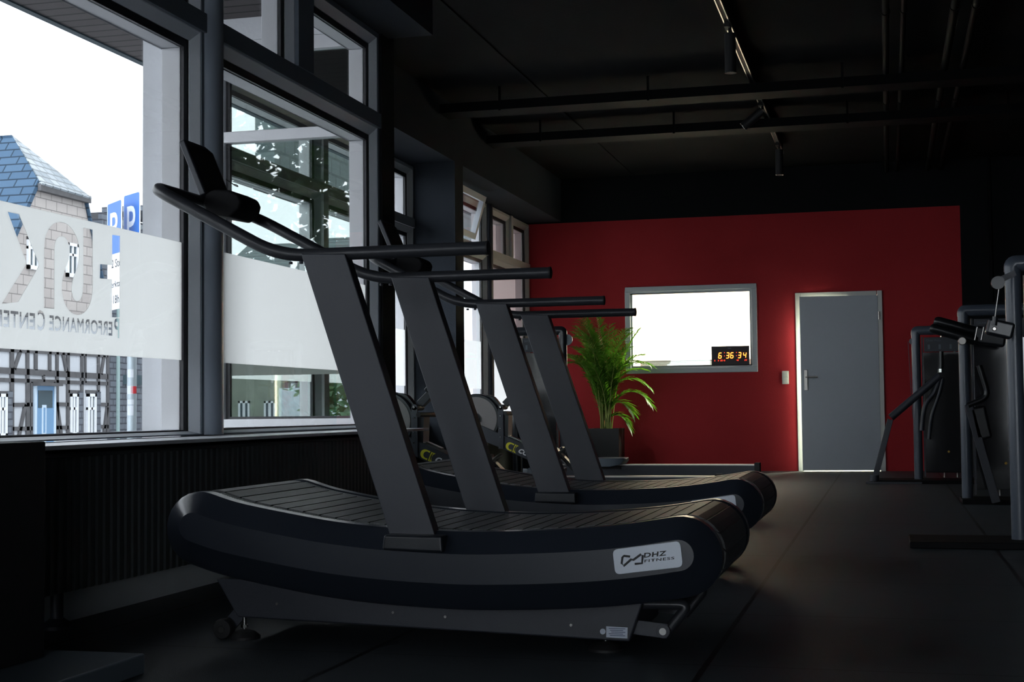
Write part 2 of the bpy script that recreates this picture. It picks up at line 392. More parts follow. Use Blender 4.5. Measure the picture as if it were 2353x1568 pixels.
en = MB()  # entrance glazing out of view, added to let in fill light
for x in (-2.3, -1.55, -.81): en.box((x, -7.24, 0), (x + .06, -7.16, 2.6))
en.box((-2.3, -7.24, 0), (-.75, -7.16, .08)).box((-2.3, -7.24, 2.54), (-.75, -7.16, 2.6)).box((-2.3, -7.24, 2.1), (-.75, -7.16, 2.17))
for x in (1.2, 2.35, 3.54): en.box((x, -7.24, 0), (x + .06, -7.16, 2.6))
en.box((1.2, -7.24, 0), (3.6, -7.16, .08)).box((1.2, -7.24, 2.54), (3.6, -7.16, 2.6))
en = struct(en.build('fill_glazing', M['white_frame']), 'unseen glazed entrance front added behind the viewer for fill light', 'door')
MB().box((-2.25, -7.21, .05), (-.78, -7.205, 2.56)).box((1.24, -7.21, .05), (3.56, -7.205, 2.56)).build('glass_pane', M['glass'], en)
# posts between the casings
for i, y in enumerate((2.17, 5.775)):
    p = MB(); p.tube([(XW - .02, y, .645), (XW - .02, y, ZT)], .085, 20, flat=.72)
    p.box((XW - .08, y - .08, .645), (XW - .02, y + .08, ZT))
    struct(p.build('trim_%d' % (5 + i), M['casing2'], None, smooth=True))
w4 = big_window('window_4', XV, 8.20, 12.42, [(10.2, 10.3)], 'window beside the dark pillar, seen past the second treadmill post', lows=[(10.2, 10.3)])
w5 = big_window('window_5', XV, 12.68, 14.93, [], 'window right of the dark pillar with a tilted upper sash')
w6 = big_window('window_6', XV, 15.02, 16.81, [(15.90, 15.98)], 'window next to the red wall with two pale upper panes')
p = MB(); p.tube([(XV, 14.975, .645), (XV, 14.975, ZT)], .06, 16, flat=.8)
struct(p.build('trim_7', M['metal_black'], None, smooth=True))
# tilted upper sash in window 5
rt = Matrix.Rotation(math.radians(16), 3, 'Y'); sash = MB(); pv = (XV + .02, 13.5, 2.53)
def tb(a, b): sash.box(a, b, rt, pv)
y0, y1, z0, z1 = 12.78, 14.28, 2.54, 3.0
tb((XV + .0, y0, z0), (XV + .05, y1, z0 + .06)); tb((XV, y0, z1 - .06), (XV + .05, y1, z1)); tb((XV, y0, z0), (XV + .05, y0 + .06, z1)); tb((XV, y1 - .06, z0), (XV + .05, y1, z1))
so = sash.build('tilted_sash', M['white_frame'], w5, bevel=.006)
so['label'] = 'upper sash tilted open into the room'
MB().box((XV + .02, y0 + .05, z0 + .05), (XV + .026, y1 - .05, z1 - .05), rt, pv).build('glass_pane', M['glass'], w5)
# return window (outside frame, facing the camera side)
rw = MB(); X0, X1 = -4.10, -2.97
for a, b in (((X0, .64), (X1, .70)), ((X0, 2.42), (X1, 2.49)), ((X0, 2.975), (X1, 3.06)), ((X0, .70), (-3.965, 2.975)), ((-3.052, .70), (X1, 2.975))):
    rw.box((a[0], YC, a[1]), (b[0], YC + .07, b[1]))
w3 = rw.build('window_7', M['white_out'], None, bevel=.006)
struct(w3, 'white framed side window outside, between the two rows of shop windows', 'window')
MB().box((-3.965, YC + .03, .70), (-3.94, YC + .06, 2.97)).box((-3.075, YC + .03, .70), (-3.052, YC + .06, 2.97)).box((-3.94, YC + .03, .70), (-3.07, YC + .06, .715)).build('gasket', M['gasket'], w3)
MB().box((-3.96, YC + .045, .70), (-3.05, YC + .05, 2.42)).box((-3.96, YC + .045, 2.49), (-3.05, YC + .05, 2.975)).build('glass_pane', M['glass_r'], w3)
FZ0, FZ1 = .97, 1.482
MB().box((-3.94, YC + .052, FZ0), (-3.20, YC + .053, FZ1)).build('frosted_film', M['film'], w3)
# plaster above return window, closing wall
struct(MB().box((-4.3, YC, 3.06), (-2.95, YC + .14, 4.2)).box((-4.45, YC, -.9), (-4.10, YC + .14, 3.06)).build('wall_left', M['plaster']))
# building mass above windows and roof
struct(MB().box((-3.05, -7.2, ZT), (-2.95, YC, 4.2)).box((-4.45, YC + .14, ZT), (-4.3, YB + .2, 4.2)).box((-5.0, -7.2, ZC + .3), (3.8, 20.4, 4.2)).build('wall_left', M['plaster']))
# sills
struct(MB().box((-2.98, -.9, .625), (-2.60, YC - .1, .640)).build('trim_8', M['sill'], None, bevel=.004))
struct(MB().box((-4.25, YC + .12, .625), (-4.08, YB, .645)).build('trim_9', M['sill'], None, bevel=.003))
# outside piers
struct(MB().box((-3.205, 5.70, -.8), (-3.015, 6.02, 3.2)).build('trim_10', M['plaster']))
pb = onY(915, 700, 12.45).x; struct(MB().box((pb - .0, 12.45, -.8), (-4.335, 12.85, 3.2)).build('trim_11', M['plaster']))
pc = onY(1096, 560, 14.85).x; struct(MB().box((pc, 14.85, -.8), (-4.335, 15.05, 3.2)).build('trim_12', M['plaster']))
# ---- frosted film with cut-out letters ------------------------------
def boolean(obj, cutters):
    for c in cutters:
        m = obj.modifiers.new('b', 'BOOLEAN'); m.operation = 'DIFFERENCE'; m.object = c; m.solver = 'EXACT'; m.use_self = True
    me = eval_mesh(obj); obj.modifiers.clear(); old = obj.data; obj.data = me
    for c in cutters: bpy.data.objects.remove(c)
def film_px(zx, zy): return (zx / 2.704, 450 + zy / 2.704)
FX = XW - .052
def stroke_poly(pts, w):
    """thick poly-line in (y,z) as loft cross pieces"""
    P = [Vector((0, a, b)) for a, b in pts]; L = []; R = []
    for i, p in enumerate(P):
        t = (P[min(i + 1, len(P) - 1)] - P[max(i - 1, 0)]).normalized(); n = Vector((0, -t.z, t.y))
        L.append(p + n * w / 2); R.append(p - n * w / 2)
    return [(v.y, v.z) for v in L] + [(v.y, v.z) for v in R[::-1]]
def cutter(poly, x=FX):
    mb = MB(); mb.prism(poly, 0, x - .02, x + .02); return mb.build('c', M['film'])
def px2yz(lst, c=FX): return [(onX(*film_px(a, b), c).y, onX(*film_px(a, b), c).z) for a, b in lst]
def logo_cutters(dy=0, x=FX, sc_=1, only_f=False):
    polys = []; out = []
    F1 = px2yz([(697, 243), (745, 250), (743, 757), (695, 755), (695, 520), (620, 513), (622, 425), (697, 432)])
    polys.append(F1)
    if not only_f:
        polys.append(px2yz([(47, 100), (118, 115), (240, 420), (240, 440), (112, 660), (10, 672), (160, 430), (160, 405)]))
        cl = [(305, 700), (305, 560), (306, 330), (316, 262), (340, 222), (372, 208), (410, 218), (440, 255), (460, 310), (462, 370), (450, 430), (425, 500), (414, 570), (424, 640), (448, 682), (480, 698), (512, 684), (536, 640), (546, 560), (546, 400), (546, 205)]
        yz = px2yz(cl); sp = smoothpath([(0, a, b) for a, b in yz], 4)
        out.append(('s', [(v.y, v.z) for v in sp]))
    ss = [o for o in out if isinstance(o, tuple)]; out = []
    for _, P2 in ss:
        P = [Vector((0, u + dy, v)) for u, v in P2]; secs = []
        for i, p in enumerate(P):
            t = (P[min(i + 1, len(P) - 1)] - P[max(i - 1, 0)]).normalized(); n = Vector((0, -t.z * .033, t.y * .026))
            secs.append([p + n + Vector((x - .02, 0, 0)), p - n + Vector((x - .02, 0, 0)), p - n + Vector((x + .02, 0, 0)), p + n + Vector((x + .02, 0, 0))])
        out.append(MB().loft(secs).build('c', M['film']))
    for pl in polys:
        out.append(cutter([(a + dy, b) for a, b in pl], x))
    return out
def text_cut(word, x_right, x_left, zbase, h, x=FX, dy=0):
    ya = onX(x_right, 770, FX).y + dy; yb = onX(x_left, 770, FX).y + dy
    me = text_mesh(word, .1, .02, 1.08, bold=.002); fit(me, (x, ya, zbase), (0, -1, 0), (0, 0, 1), abs(ya - yb), h)
    for v in me.vertices: v.co.x = x + (.02 if v.co.x > x else -.02)
    b_ = bmesh.new(); b_.from_mesh(me); bmesh.ops.remove_doubles(b_, verts=b_.verts, dist=2e-5); bmesh.ops.recalc_face_normals(b_, faces=b_.faces); b_.to_mesh(me); b_.free()
    o = bpy.data.objects.new('c', me); COL.objects.link(o); return o
film = MB().box((FX - .0006, 2.31, FZ0), (FX + .0006, 5.632, FZ1)).build('frosted_film', M['film'], w1)
zb = onX(270, 777, FX).z
cuts = logo_cutters()
cuts += [text_cut('P', 274, 262, zb, .078), text_cut('ERFORMANCE', 258, 113, zb + .006, .056), text_cut('C', 103, 86, zb + .002, .074), text_cut('ENTER', 80, -14, zb + .004, .058)]
boolean(film, cuts)
MB().box((FX - .0006, 5.905, FZ0), (FX + .0006, 7.885, FZ1)).build('frosted_film', M['film'], w2)
for w, a, b, f in ((w4, 8.26, 12.33, 0), (w5, 12.75, 14.85, 1), (w6, 15.09, 16.74, 0)):
    fo = MB().box((XV - .0526, a, FZ0 if w is not w6 else .67), (XV - .0514, b, FZ1)).build('frosted_film', M['film'], w)
    if f:
        d = onX(1078, 840, XV).y - onX(267, 640, FX).y
        boolean(fo, logo_cutters(d, XV - .052, only_f=True) + [text_cut('PERF', 274, 215, zb, .06, XV - .052, d + .0)])
MB().box((XV - .17, 15.03, FZ1 - .02), (XV - .165, 16.81, 2.97)).build('roller_blind', M['shade'], w6)
# ---- radiator --------------------------------------------------------
rad = empty('radiator', (-2.80, 6.0, 0), 'long black ribbed radiator on the dado wall below the shop windows', 'radiator')
mb = MB(); pr = []; y = 4.10; i = 0
prof = [(-2.82, 4.10)]
while y < 7.9:
    prof += [(-2.762, y), (-2.762, y + .026), (-2.769, y + .033), (-2.769, y + .043)]; y += .05
prof += [(-2.762, y), (-2.82, y)]
mb.prism(prof, 2, .125, .590); mb.build('ribbed_panel', M['radiator'], rad, bevel=0)
MB().box((-2.825, 4.09, .590), (-2.755, 7.92, .606)).build('top_grille', M['radiator'], rad, bevel=.004)
for yy in (4.40, 6.1, 7.6):
    MB().tube([(-2.80, yy, .03), (-2.80, yy, .13)], .022, 12).lathe((-2.80, yy, 0), [(.06, 0), (.06, .012), (.03, .03), (.025, .035)], 18).build('foot', M['metal_black'], rad, smooth=True)
MB().tube(fillet([(-2.80, 4.09, .56), (-2.80, 4.03, .56), (-2.80, 4.03, .45)], [.03]), .012, 10).build('valve_pipe', M['chrome'], rad, smooth=True)
MB().tube([(-2.80, 4.035, .43), (-2.80, 4.035, .38)], .022, 12).build('valve_knob', M['white_out'], rad, smooth=True)
# ---- inner window in the red wall -------------------------------------
iw = MB(); o0, o1, q0, q1 = -3.02, -1.46, 1.158, 2.198; g0, g1, e0, e1 = -2.935, -1.545, 1.243, 2.113
def ringY(mb, y0, y1, x0, x1, z0, z1, w):
    mb.box((x0, y0, z0), (x1, y1, z0 + w)).box((x0, y0, z1 - w), (x1, y1, z1)).box((x0, y0, z0 + w), (x0 + w, y1, z1 - w)).box((x1 - w, y0, z0 + w), (x1, y1, z1 - w)); return mb
ringY(iw, YB - .022, YB + .16, o0, o1, q0, q1, .06); ringY(iw, YB + .0, YB + .09, o0 + .055, o1 - .055, q0 + .055, q1 - .055, .03)
iw = iw.build('window_8', M['iwin'], None, bevel=.006); struct(iw, 'grey framed inner window in the red wall, glowing white from the room behind', 'window')
MB().box((g0, YB + .05, e0), (g1, YB + .055, e1)).build('glass_pane', M['glass'], iw)
ac = empty('radiator', (-2.4, 17.2, 1.0), 'white slatted unit standing behind the lower edge of the inner window', 'radiator')
MB().box((g0 + .035, 17.10, .4), (-1.40, 17.22, 1.31)).build('housing', M['roomwhite'], ac, bevel=.01)
mb = MB()
for k in range(7): mb.box((g0 + .05, 17.085, 1.19 + k * .018), (-1.45, 17.10, 1.199 + k * .018))
mb.build('slat', M['louvre'], ac)
MB().box((g0 + .035, 17.08, 1.312), (-1.40, 17.22, 1.322)).build('top_edge', M['louvre'], ac)
# ---- clock ------------------------------------------------------------
ck = empty('digital_clock', (-1.78, YB - .04, 1.25), 'black digital clock with red digits at the lower right of the glowing inner window', 'clock')
cA = onY(1635, 797, YB - .03); cB = onY(1722.5, 838.5, YB - .03)
MB().box((cA.x, YB - .05, cB.z), (cB.x, YB - .024, cA.z + .002)).build('case', M['clock'], ck, bevel=.003)
SEG = {'0': 'abcdef', '1': 'bc', '2': 'abged', '3': 'abgcd', '4': 'fgbc', '5': 'afgcd', '6': 'afgedc', '7': 'abc', '8': 'abcdefg', '9': 'abcdfg'}
def digit(mb, x, z, w, h, ch, t, y, sh=.14):
    P = {'a': ((0, h), (w, h)), 'b': ((w, h), (w, h / 2)), 'c': ((w, h / 2), (w, 0)), 'd': ((0, 0), (w, 0)), 'e': ((0, h / 2), (0, 0)), 'f': ((0, h), (0, h / 2)), 'g': ((0, h / 2), (w, h / 2))}
    for s_ in SEG[ch]:
        a, b = P[s_]; A = Vector((x + a[0] + sh * a[1], y, z + a[1])); B = Vector((x + b[0] + sh * b[1], y, z + b[1])); d = (B - A) * .08
        mb.tube([A + d, B - d], t, 6)
cw = cB.x - cA.x; chh = cA.z - cB.z
def cx(u): return cA.x + cw * u
def cz(v): return cB.z + chh * v
for u, c in ((.185, '6'), (.385, '3'), (.50, '6'), (.70, '3'), (.835, '4')):
    mb = MB(); digit(mb, cx(u), cz(.37), .030, .062, c, .0046, YB - .053); mb.build('digit', M['led'], ck)
mb = MB()
for u in (.338, .655):
    for v in (.47, .64): MB().box((cx(u), YB - .054, cz(v)), (cx(u) + .008, YB - .05, cz(v) + .008)).build('colon_dot', M['led2'], ck)
mb = MB()
for u, s_ in ((.075, '5'), (.17, '9'), (.235, '201'), (.335, '9'), (.66, '40'), (.875, '23')):
    for k, c in enumerate(s_): mb = MB(); digit(mb, cx(u) + k * .0145, cz(.215), .0085, .015, c, .0016, YB - .052); mb.build('small_digit', M['led2'], ck)
me = text_mesh('Timer', .1); fit(me, (cx(.43), YB - .0515, cz(.86)), (1, 0, 0), (0, 0, 1), height=.012); finish('lettering', me, M['labelink'], ck)
# ---- door --------------------------------------------------------------
df = MB(); a0, a1, az = -1.016, -.035, 2.069; jw = .062
df.box((a0, YB - .018, 0), (a0 + jw, YB + .17, az)).box((a1 - jw + .005, YB - .018, 0), (a1, YB + .17, az)).box((a0 + jw, YB - .018, az - jw), (a1 - jw, YB + .17, az))
df = df.build('door_1', M['doorframe'], None, bevel=.004); struct(df, 'grey door in a pale frame set in the red wall, slightly ajar', 'door')
ANG = math.radians(7.5); hinge = Vector((a1 - jw + .012, YB - .022, 0)); Rz = Matrix.Rotation(ANG, 3, 'Z')
lx0 = a0 + jw - .012
leaf = MB().box((lx0, YB - .022, .012), (hinge.x, YB + .018, az - jw + .008), Rz, hinge).build('door_leaf', M['doorgrey'], df, bevel=.002)
hp = MB(); hx = lx0 + .055
hp.box((hx - .019, YB - .032, .93), (hx + .019, YB - .022, 1.17), Rz, hinge); hpo = hp.build('handle_plate', M['steel'], leaf, bevel=.006)
pts = [Rz @ (Vector(p) - hinge) + hinge for p in ((hx, YB - .03, 1.085), (hx, YB - .075, 1.085), (hx + .13, YB - .075, 1.085))]
MB().tube(fillet(pts, [.02]), .010, 10).build('door_handle', M['steel'], leaf, smooth=True)
for hz in (1.78, .3): MB().cyl((hinge.x + .01, YB - .03, hz - .045), (hinge.x + .01, YB - .03, hz + .045), .009, 10).build('hinge', M['steel'], df, smooth=True)
sw = empty('light_switch', (-1.145, YB - .01, 1.085), 'ivory double light switch on the red wall left of the door', 'switch')
MB().box((-1.183, YB - .012, 1.009), (-1.106, YB - .0, 1.163)).build('switch_plate', M['switch'], sw, bevel=.004)
for z in (1.022, 1.09): MB().box((-1.172, YB - .019, z), (-1.117, YB - .010, z + .058)).build('rocker', M['switch'], sw, bevel=.003)
# ================================================================== CURVED TREADMILLS
YC1 = 4.555
tm = empty('treadmill', (-1.30, YC1, 0), 'nearest black curved manual treadmill, with its silver badge fully in view', 'treadmill', 'curved treadmills in a row')
def mir(y): return 2 * YC1 - y
def xz(px, py, Y=4.09):
    p = onY(px, py, Y); return (p.x, p.z)
cl = [xz(*p) for p in ((445, 1218), (520, 1243), (654, 1272), (760, 1291), (881, 1305), (1037, 1315), (1161, 1316), (1317, 1311), (1450, 1300), (1562, 1284))]
cl = smoothpath([(a, 0, b) for a, b in cl], 10)
# even resample
def resample(P, n, closed=False):
    P = list(P) + ([P[0]] if closed else []); L = [0]
    for i in range(1, len(P)): L.append(L[-1] + (P[i] - P[i - 1]).length)
    out = []; j = 0; m = n if closed else n - 1
    for k in range(n):
        s_ = L[-1] * k / m
        while j < len(L) - 2 and L[j + 1] < s_: j += 1
        t = (s_ - L[j]) / max(1e-9, L[j + 1] - L[j]); out.append(P[j].lerp(P[j + 1], t))
    return out
cl = resample(cl, 46)
def capsule(cl, top, bot, i0=0, i1=None, arc=14):
    """closed loop round a curved centre line, offsets above/below"""
    c = cl[i0:i1]; mid = (top - bot) / 2; r = (top + bot) / 2
    C = []; N = []
    for i, p in enumerate(c):
        t = (c[min(i + 1, len(c) - 1)] - c[max(i - 1, 0)]).normalized(); n = Vector((-t.z, 0, t.x)); N.append(n); C.append(p + n * mid)
    out = [C[i] + N[i] * r for i in range(len(c))]
    t = Vector((N[-1].z, 0, -N[-1].x))
    for k in range(1, arc): a = PI * k / arc; out.append(C[-1] + N[-1] * r * math.cos(a) + t * r * math.sin(a))
    out += [C[i] - N[i] * r for i in range(len(c) - 1, -1, -1)]
    t = Vector((-N[0].z, 0, N[0].x))
    for k in range(1, arc): a = PI * k / arc; out.append(C[0] - N[0] * r * math.cos(a) + t * r * math.sin(a))
    return out
TR = .117
O_ = capsule(cl, TR, TR); O2 = capsule(cl, TR - .008, TR - .008); O3 = capsule(cl, TR - .03, TR - .03)
I0 = capsule(cl, .062, .040); I_ = capsule(cl, .055, .034)
def shift(L, y): return [Vector((p.x, y, p.z)) for p in L]
for side, f in ((0, lambda y: y), (1, mir)):
    mb = MB(); mb.loft([shift(O3, f(4.20)), shift(O2, f(4.197)), shift(O_, f(4.185)), shift(O_, f(4.135)), shift(O2, f(4.122)), shift(I0, f(4.080)), shift(I_, f(4.073))])
    mb.build('side_cover', M['plastic_gloss'], tm, smooth=True, angle=28)
    # serrated edge strip along the running deck
    tp = [p for p in capsule(cl, TR - .004, TR - .004)[:46]]; tp = resample(tp, 170); mb = MB()
    ya, yb_ = f(4.198), f(4.238)
    for i in range(0, 169):
        a, b = tp[i], tp[i + 1]; b = a.lerp(b, .62); n = Vector((0, 0, -.008))
        mb.loft([[Vector((a.x, ya, a.z)), Vector((b.x, ya, b.z)), Vector((b.x, ya, b.z)) + n, Vector((a.x, ya, a.z)) + n],
                 [Vector((a.x, yb_, a.z)), Vector((b.x, yb_, b.z)), Vector((b.x, yb_, b.z)) + n, Vector((a.x, yb_, a.z)) + n]])
    L1 = resample([p for p in capsule(cl, TR - .008, TR - .008)[:46]], 60); n = Vector((0, 0, -.012))
    mb.loft([[Vector((p.x, ya, p.z)), Vector((p.x, yb_, p.z)), Vector((p.x, yb_, p.z)) + n, Vector((p.x, ya, p.z)) + n] for p in L1])
    mb.build('edge_strip', M['strip'], tm)
bl = resample(capsule(cl, TR - .001, TR - .001, arc=20), 400, True); bi = resample(capsule(cl, TR - .014, TR - .014, arc=20), 400, True)
mb = MB(); per = sum((bl[i] - bl[i - 1]).length for i in range(400)); NS = int(per / .056); y0, y1 = 4.242, mir(4.242)
def at_loop(L, u):
    u = (u % 1) * 400; i = int(u) % 400; return L[i].lerp(L[(i + 1) % 400], u - int(u))
for k in range(NS):
    ua, ub = (k + .06) / NS, (k + .94) / NS; ring0 = []; 
    def sec(y):
        a, b, m_ = at_loop(bl, ua), at_loop(bl, ub), at_loop(bl, (ua + ub) / 2); c_, d_ = at_loop(bi, ub), at_loop(bi, ua)
        return [Vector((q.x, y, q.z)) for q in (a, m_, b, c_, d_)]
    mb.loft([sec(y0), sec(y1)])
mb.build('running_belt', M['slat'], tm)
inn = resample(capsule(cl, TR - .016, TR - .016), 120, True)
MB().loft([shift(inn, 4.20), shift(inn, mir(4.20))]).build('inner_deck', M['rubber'], tm, smooth=True)
# base frame
fr = [xz(495, 1330, 4.28), xz(545, 1419, 4.28), xz(1446, 1476, 4.28), xz(1477, 1385, 4.28), xz(1470, 1330, 4.28)]
base = MB().prism(fr, 1, 4.28, mir(4.28)).build('base_frame', M['metal_black'], tm, bevel=.006)
for px, py in ((636, 1388), (903, 1408), (1023, 1418), (1312, 1437)):
    p = onY(px, py, 4.28); MB().lathe((p.x, p.y, p.z), [(.0045, -.002), (.0055, 0), (.004, .001)], 12, axis=1).build('bolt', M['chrome'], base)
q = [onY(a, b, 4.278) for a, b in ((1393, 1440), (1442, 1443), (1441.5, 1468), (1393, 1465))]
lab = MB().prism([(p.x, p.z) for p in q], 1, 4.2775, 4.28).build('spec_label', M['label'], base)
mb = MB()
for k in range(5):
    a = q[0].lerp(q[3], .18 + k * .16); b = q[1].lerp(q[2], .18 + k * .16); ex = (b - a); s0 = .12 + .06 * (k % 3); s1 = .9 - .1 * (k % 2)
    mb.box((a.x + ex.x * s0, 4.2765, a.z - .0012), (a.x + ex.x * s1, 4.2778, a.z + .0012))
mb.build('print', M['labelink'], lab)
p = onY(1385, 1452, 4.278); MB().lathe((p.x, p.y, p.z), [(.0085, -.0015), (.0085, .001)], 20, axis=1).build('round_sticker', M['label'], base)
for px, pz in ((562, 0), (1391, 0)):
    for yy in (4.33, mir(4.33)):
        X = onY(px, 1440, 4.33).x
        MB().tube([(X, yy, .008), (X, yy, .14)], .007, 10).tube([(X, yy, .035), (X, yy, .045)], .012, 6).tube([(X, yy, .085), (X, yy, .097)], .012, 6).build('foot_rod', M['chrome'], tm, smooth=True)
        MB().lathe((X, yy, 0), [(.052, 0), (.052, .008), (.035, .022), (.012, .030)], 24).build('foot', M['rubber'], tm, smooth=True)
for yy in (4.31, mir(4.31) - .0):
    p = onY(515, 1445, 4.31); s_ = -1 if yy < YC1 else 1
    MB().lathe((p.x, yy, p.z), [(.030, -.018), (.034, -.012), (.034, .012), (.030, .018)], 24, axis=1).build('wheel', M['rubber'], tm, smooth=True)
    MB().lathe((p.x, yy, p.z), [(.011, -.022), (.011, .022)], 10, axis=1).build('axle_bolt', M['chrome'], tm)
    MB().bar((p.x, yy + s_ * -.028, p.z), (p.x + .06, yy + s_ * -.028, p.z + .07), .045, (0, 1, 0), .008).build('wheel_bracket', M['metal_black'], tm)
h = [onY(1466, 1388, 4.34), onY(1584, 1390, 4.34), onY(1528, 1458, 4.34)]
MB().tube(fillet(h, [.035]), .0165, 12).tube(fillet([Vector((v.x, mir(v.y), v.z)) for v in h], [.035]), .0165, 12).tube([h[1] + Vector((-.02, 0, 0)), Vector((h[1].x - .02, mir(4.34), h[1].z))], .013, 12).build('lift_handle', M['tube'], tm, smooth=True)
a = onY(1448, 1440, 4.32); b = onY(1524, 1451, 4.32)
for yy in (4.315, mir(4.315)):
    br_ = MB().bar((a.x, yy, a.z), (b.x + .014, yy, b.z), .045, (0, 1, 0), .008).lathe((b.x, yy, b.z), [(.022, -.001), (.022, .009)], 20, axis=1).build('handle_bracket', M['metal_black'], tm, bevel=.002)
    MB().lathe((b.x, yy, b.z), [(.011, -.006), (.011, 0)], 14, axis=1).build('bolt', M['chrome'], br_)
# posts, caps
for f in (lambda y: y, mir):
    pl = [xz(*p, 4.14) for p in ((699, 585), (800, 585), (1010, 1240), (905, 1237))]
    MB().prism(pl, 1, f(4.112), f(4.166)).build('post', M['metal_black'], tm, bevel=.004)
    pb_ = [xz(*p, 4.07) for p in ((884, 1229), (1018, 1232), (1020, 1270), (880, 1264))]
    MB().prism(pb_, 1, f(4.058), f(4.200)).build('post_base', M['plastic'], tm, bevel=.008, seg=3)
e = onY(1120, 574, 4.14); bnd = onY(642, 585, 4.14); cor = onY(345, 428, 4.14); zz = (e.z + bnd.z) / 2
path = [Vector((e.x, 4.14, zz)), Vector((bnd.x, 4.14, zz)), Vector((cor.x, 4.14, cor.z)), Vector((cor.x, mir(4.14), cor.z)), Vector((bnd.x, mir(4.14), zz)), Vector((e.x, mir(4.14), zz))]
hr = MB().tube(fillet(path, [.10, .09, .09, .10], 9), .0205, 18).build('handrail', M['tube'], tm, smooth=True)
for f in (lambda y: y, mir):
    MB().lathe((e.x + .001, f(4.14), zz), [(.0215, -.004), (.0215, .002), (.017, .004)], 18, axis=0).build('end_cap', M['rubber'], hr, smooth=True)
    for px in (668, 692):
        p = onY(px, 598, 4.14); MB().lathe((p.x, f(4.14), zz - .027), [(.006, 0), (.007, .004), (.006, .008)], 10).build('rail_bolt', M['metal_black'], hr)
# console
hub = [xz(*p, 4.48) for p in ((468, 470), (474, 444), (494, 436), (526, 437), (549, 447), (557, 463), (551, 482), (531, 501), (478, 492))]
hb = MB().prism(hub, 1, 4.47, 4.64).build('console_mount', M['void'], tm, bevel=.010, seg=3)
A = onY(465, 447, 4.465); B = onY(415, 321, 4.465); up = (B - A).normalized(); Lh = (B - A).length; nr = Vector((up.z, 0, -up.x))  # towards the runner (+x)
def tabp(pts, n0, n1, name, m, par, bev):
    mb = MB(); f0 = [A + up * (Lh * v) + Vector((0, w, 0)) + nr * n0 for v, w in pts]; f1 = [p + nr * (n1 - n0) for p in f0]
    mb.loft([f0, f1]); return mb.build(name, m, par, bevel=bev)
W_ = .215
tab = tabp([(0, 0), (.97, 0), (1, .01), (1, W_ - .05), (.92, W_), (0, W_), (-.03, W_ - .03), (-.03, .03)], -.011, .011, 'tablet_console', M['metal_black'], tm, .004)
tabp([(.06, .014), (.93, .014), (.93, W_ - .04), (.88, W_ - .014), (.06, W_ - .014)], .0108, .0122, 'screen', M['screen'], tab, 0)
MB().tube([A + Vector((.0, .1, -.05)), A + up * .08 + Vector((-.012, .1, 0))], .02, 10).build('tablet_neck', M['plastic'], tm, smooth=True)
mb = MB(); p = [onY(*q_, 4.62) for q_ in ((519, 412), (532, 421), (541, 427), (547, 429), (543, 425), (536, 424))]; mb.tube(smoothpath(p, 4), .0016, 6); mb.build('safety_cord', M['rubber'], tm, smooth=True)
# badge
def z5(x, y, Y=4.07): return onY(1340 + x / 5.225, 1220 + y / 5.225, Y)
c4 = [z5(352, 228, 4.07), z5(1165, 122, 4.07), z5(1200, 436, 4.07), z5(385, 530, 4.07)]
def rounded(c, r, n=6):
    out = []
    for i in range(4):
        P, Q, R_ = c[i - 1], c[i], c[(i + 1) % 4]; s_ = Q + (P - Q).normalized() * r; e_ = Q + (R_ - Q).normalized() * r
        for k in range(n + 1): t = k / n; out.append(s_ * (1 - t) ** 2 + Q * 2 * t * (1 - t) + e_ * t * t)
    return out
# dark plate behind the badge, then the badge itself
c5 = [z5(330, 205, 4.074), z5(1215, 95, 4.074), z5(1270, 470, 4.074), z5(365, 560, 4.074)]
MB().prism([(v.x, v.z) for v in rounded(c4, .016)], 1, 4.0685, 4.075).build('badge', M['badge'], tm, bevel=.0012)
bd = [o for o in bpy.data.objects if o.name.startswith('badge') and o.parent == tm][0]
mb = MB(); pts = [z5(*p, 4.0675) for p in ((563, 312), (490, 303), (470, 322), (462, 395), (486, 424), (575, 345), (602, 352), (694, 284), (714, 298), (706, 392), (620, 400))]
mb.tube(pts, .0030, 6); mb.build('logo', M['ink'], bd)
ex = (z5(1000, 300) - z5(730, 328)).normalized(); ez = Vector((-ex.z, 0, ex.x))
me = text_mesh('DHZ', .1, .0, 1.1, shear=.15, bold=.003); fit(me, z5(728, 326, 4.068), ex, ez, (z5(1010, 300) - z5(728, 326)).length, .0135); finish('lettering', me, M['ink'], bd)
me = text_mesh('FITNESS', .1, .0, 1.15, shear=.1, bold=.002); fit(me, z5(735, 382, 4.068), ex, ez, (z5(1098, 345) - z5(735, 382)).length, .0078); finish('lettering', me, M['ink'], bd)
t2 = dup(tm, (-1.37, YC1 + 2.19, 0), 'second black curved treadmill, farther back, its badge half hidden behind the nearest one')
# ================================================================== ROWING MACHINES
YR = 10.4
bx0 = onY(1157, 936, YR)
rower = empty('rowing_machine', (bx0.x, YR, 0), 'farther rowing machine by the side windows, its long rail running right behind the second treadmill', 'rowing machine', 'rowing machines by the windows')
def rp(px, py, y=YR): p = onY(px, py, YR); return Vector((p.x, y, p.z))
fc = rp(1098, 963); R0 = .19
MB().lathe((fc.x, YR, fc.z), [(R0 - .03, -.055), (R0 - .008, -.055), (R0, -.048), (R0, .048), (R0 - .008, .055), (R0 - .03, .055)], 48, axis=1).build('flywheel_housing', M['plastic'], rower, smooth=True)
dk = MB().lathe((fc.x, YR, fc.z), [(R0 - .024, -.060), (.01, -.064), (.01, .064), (R0 - .024, .060)], 48, axis=1).build('flywheel_cover', M['disc'], rower, smooth=True)
MB().lathe((fc.x, YR, fc.z), [(.038, -.072), (.034, -.078), (.004, -.078)], 24, axis=1).build('hub_cap', M['plastic'], dk, smooth=True)
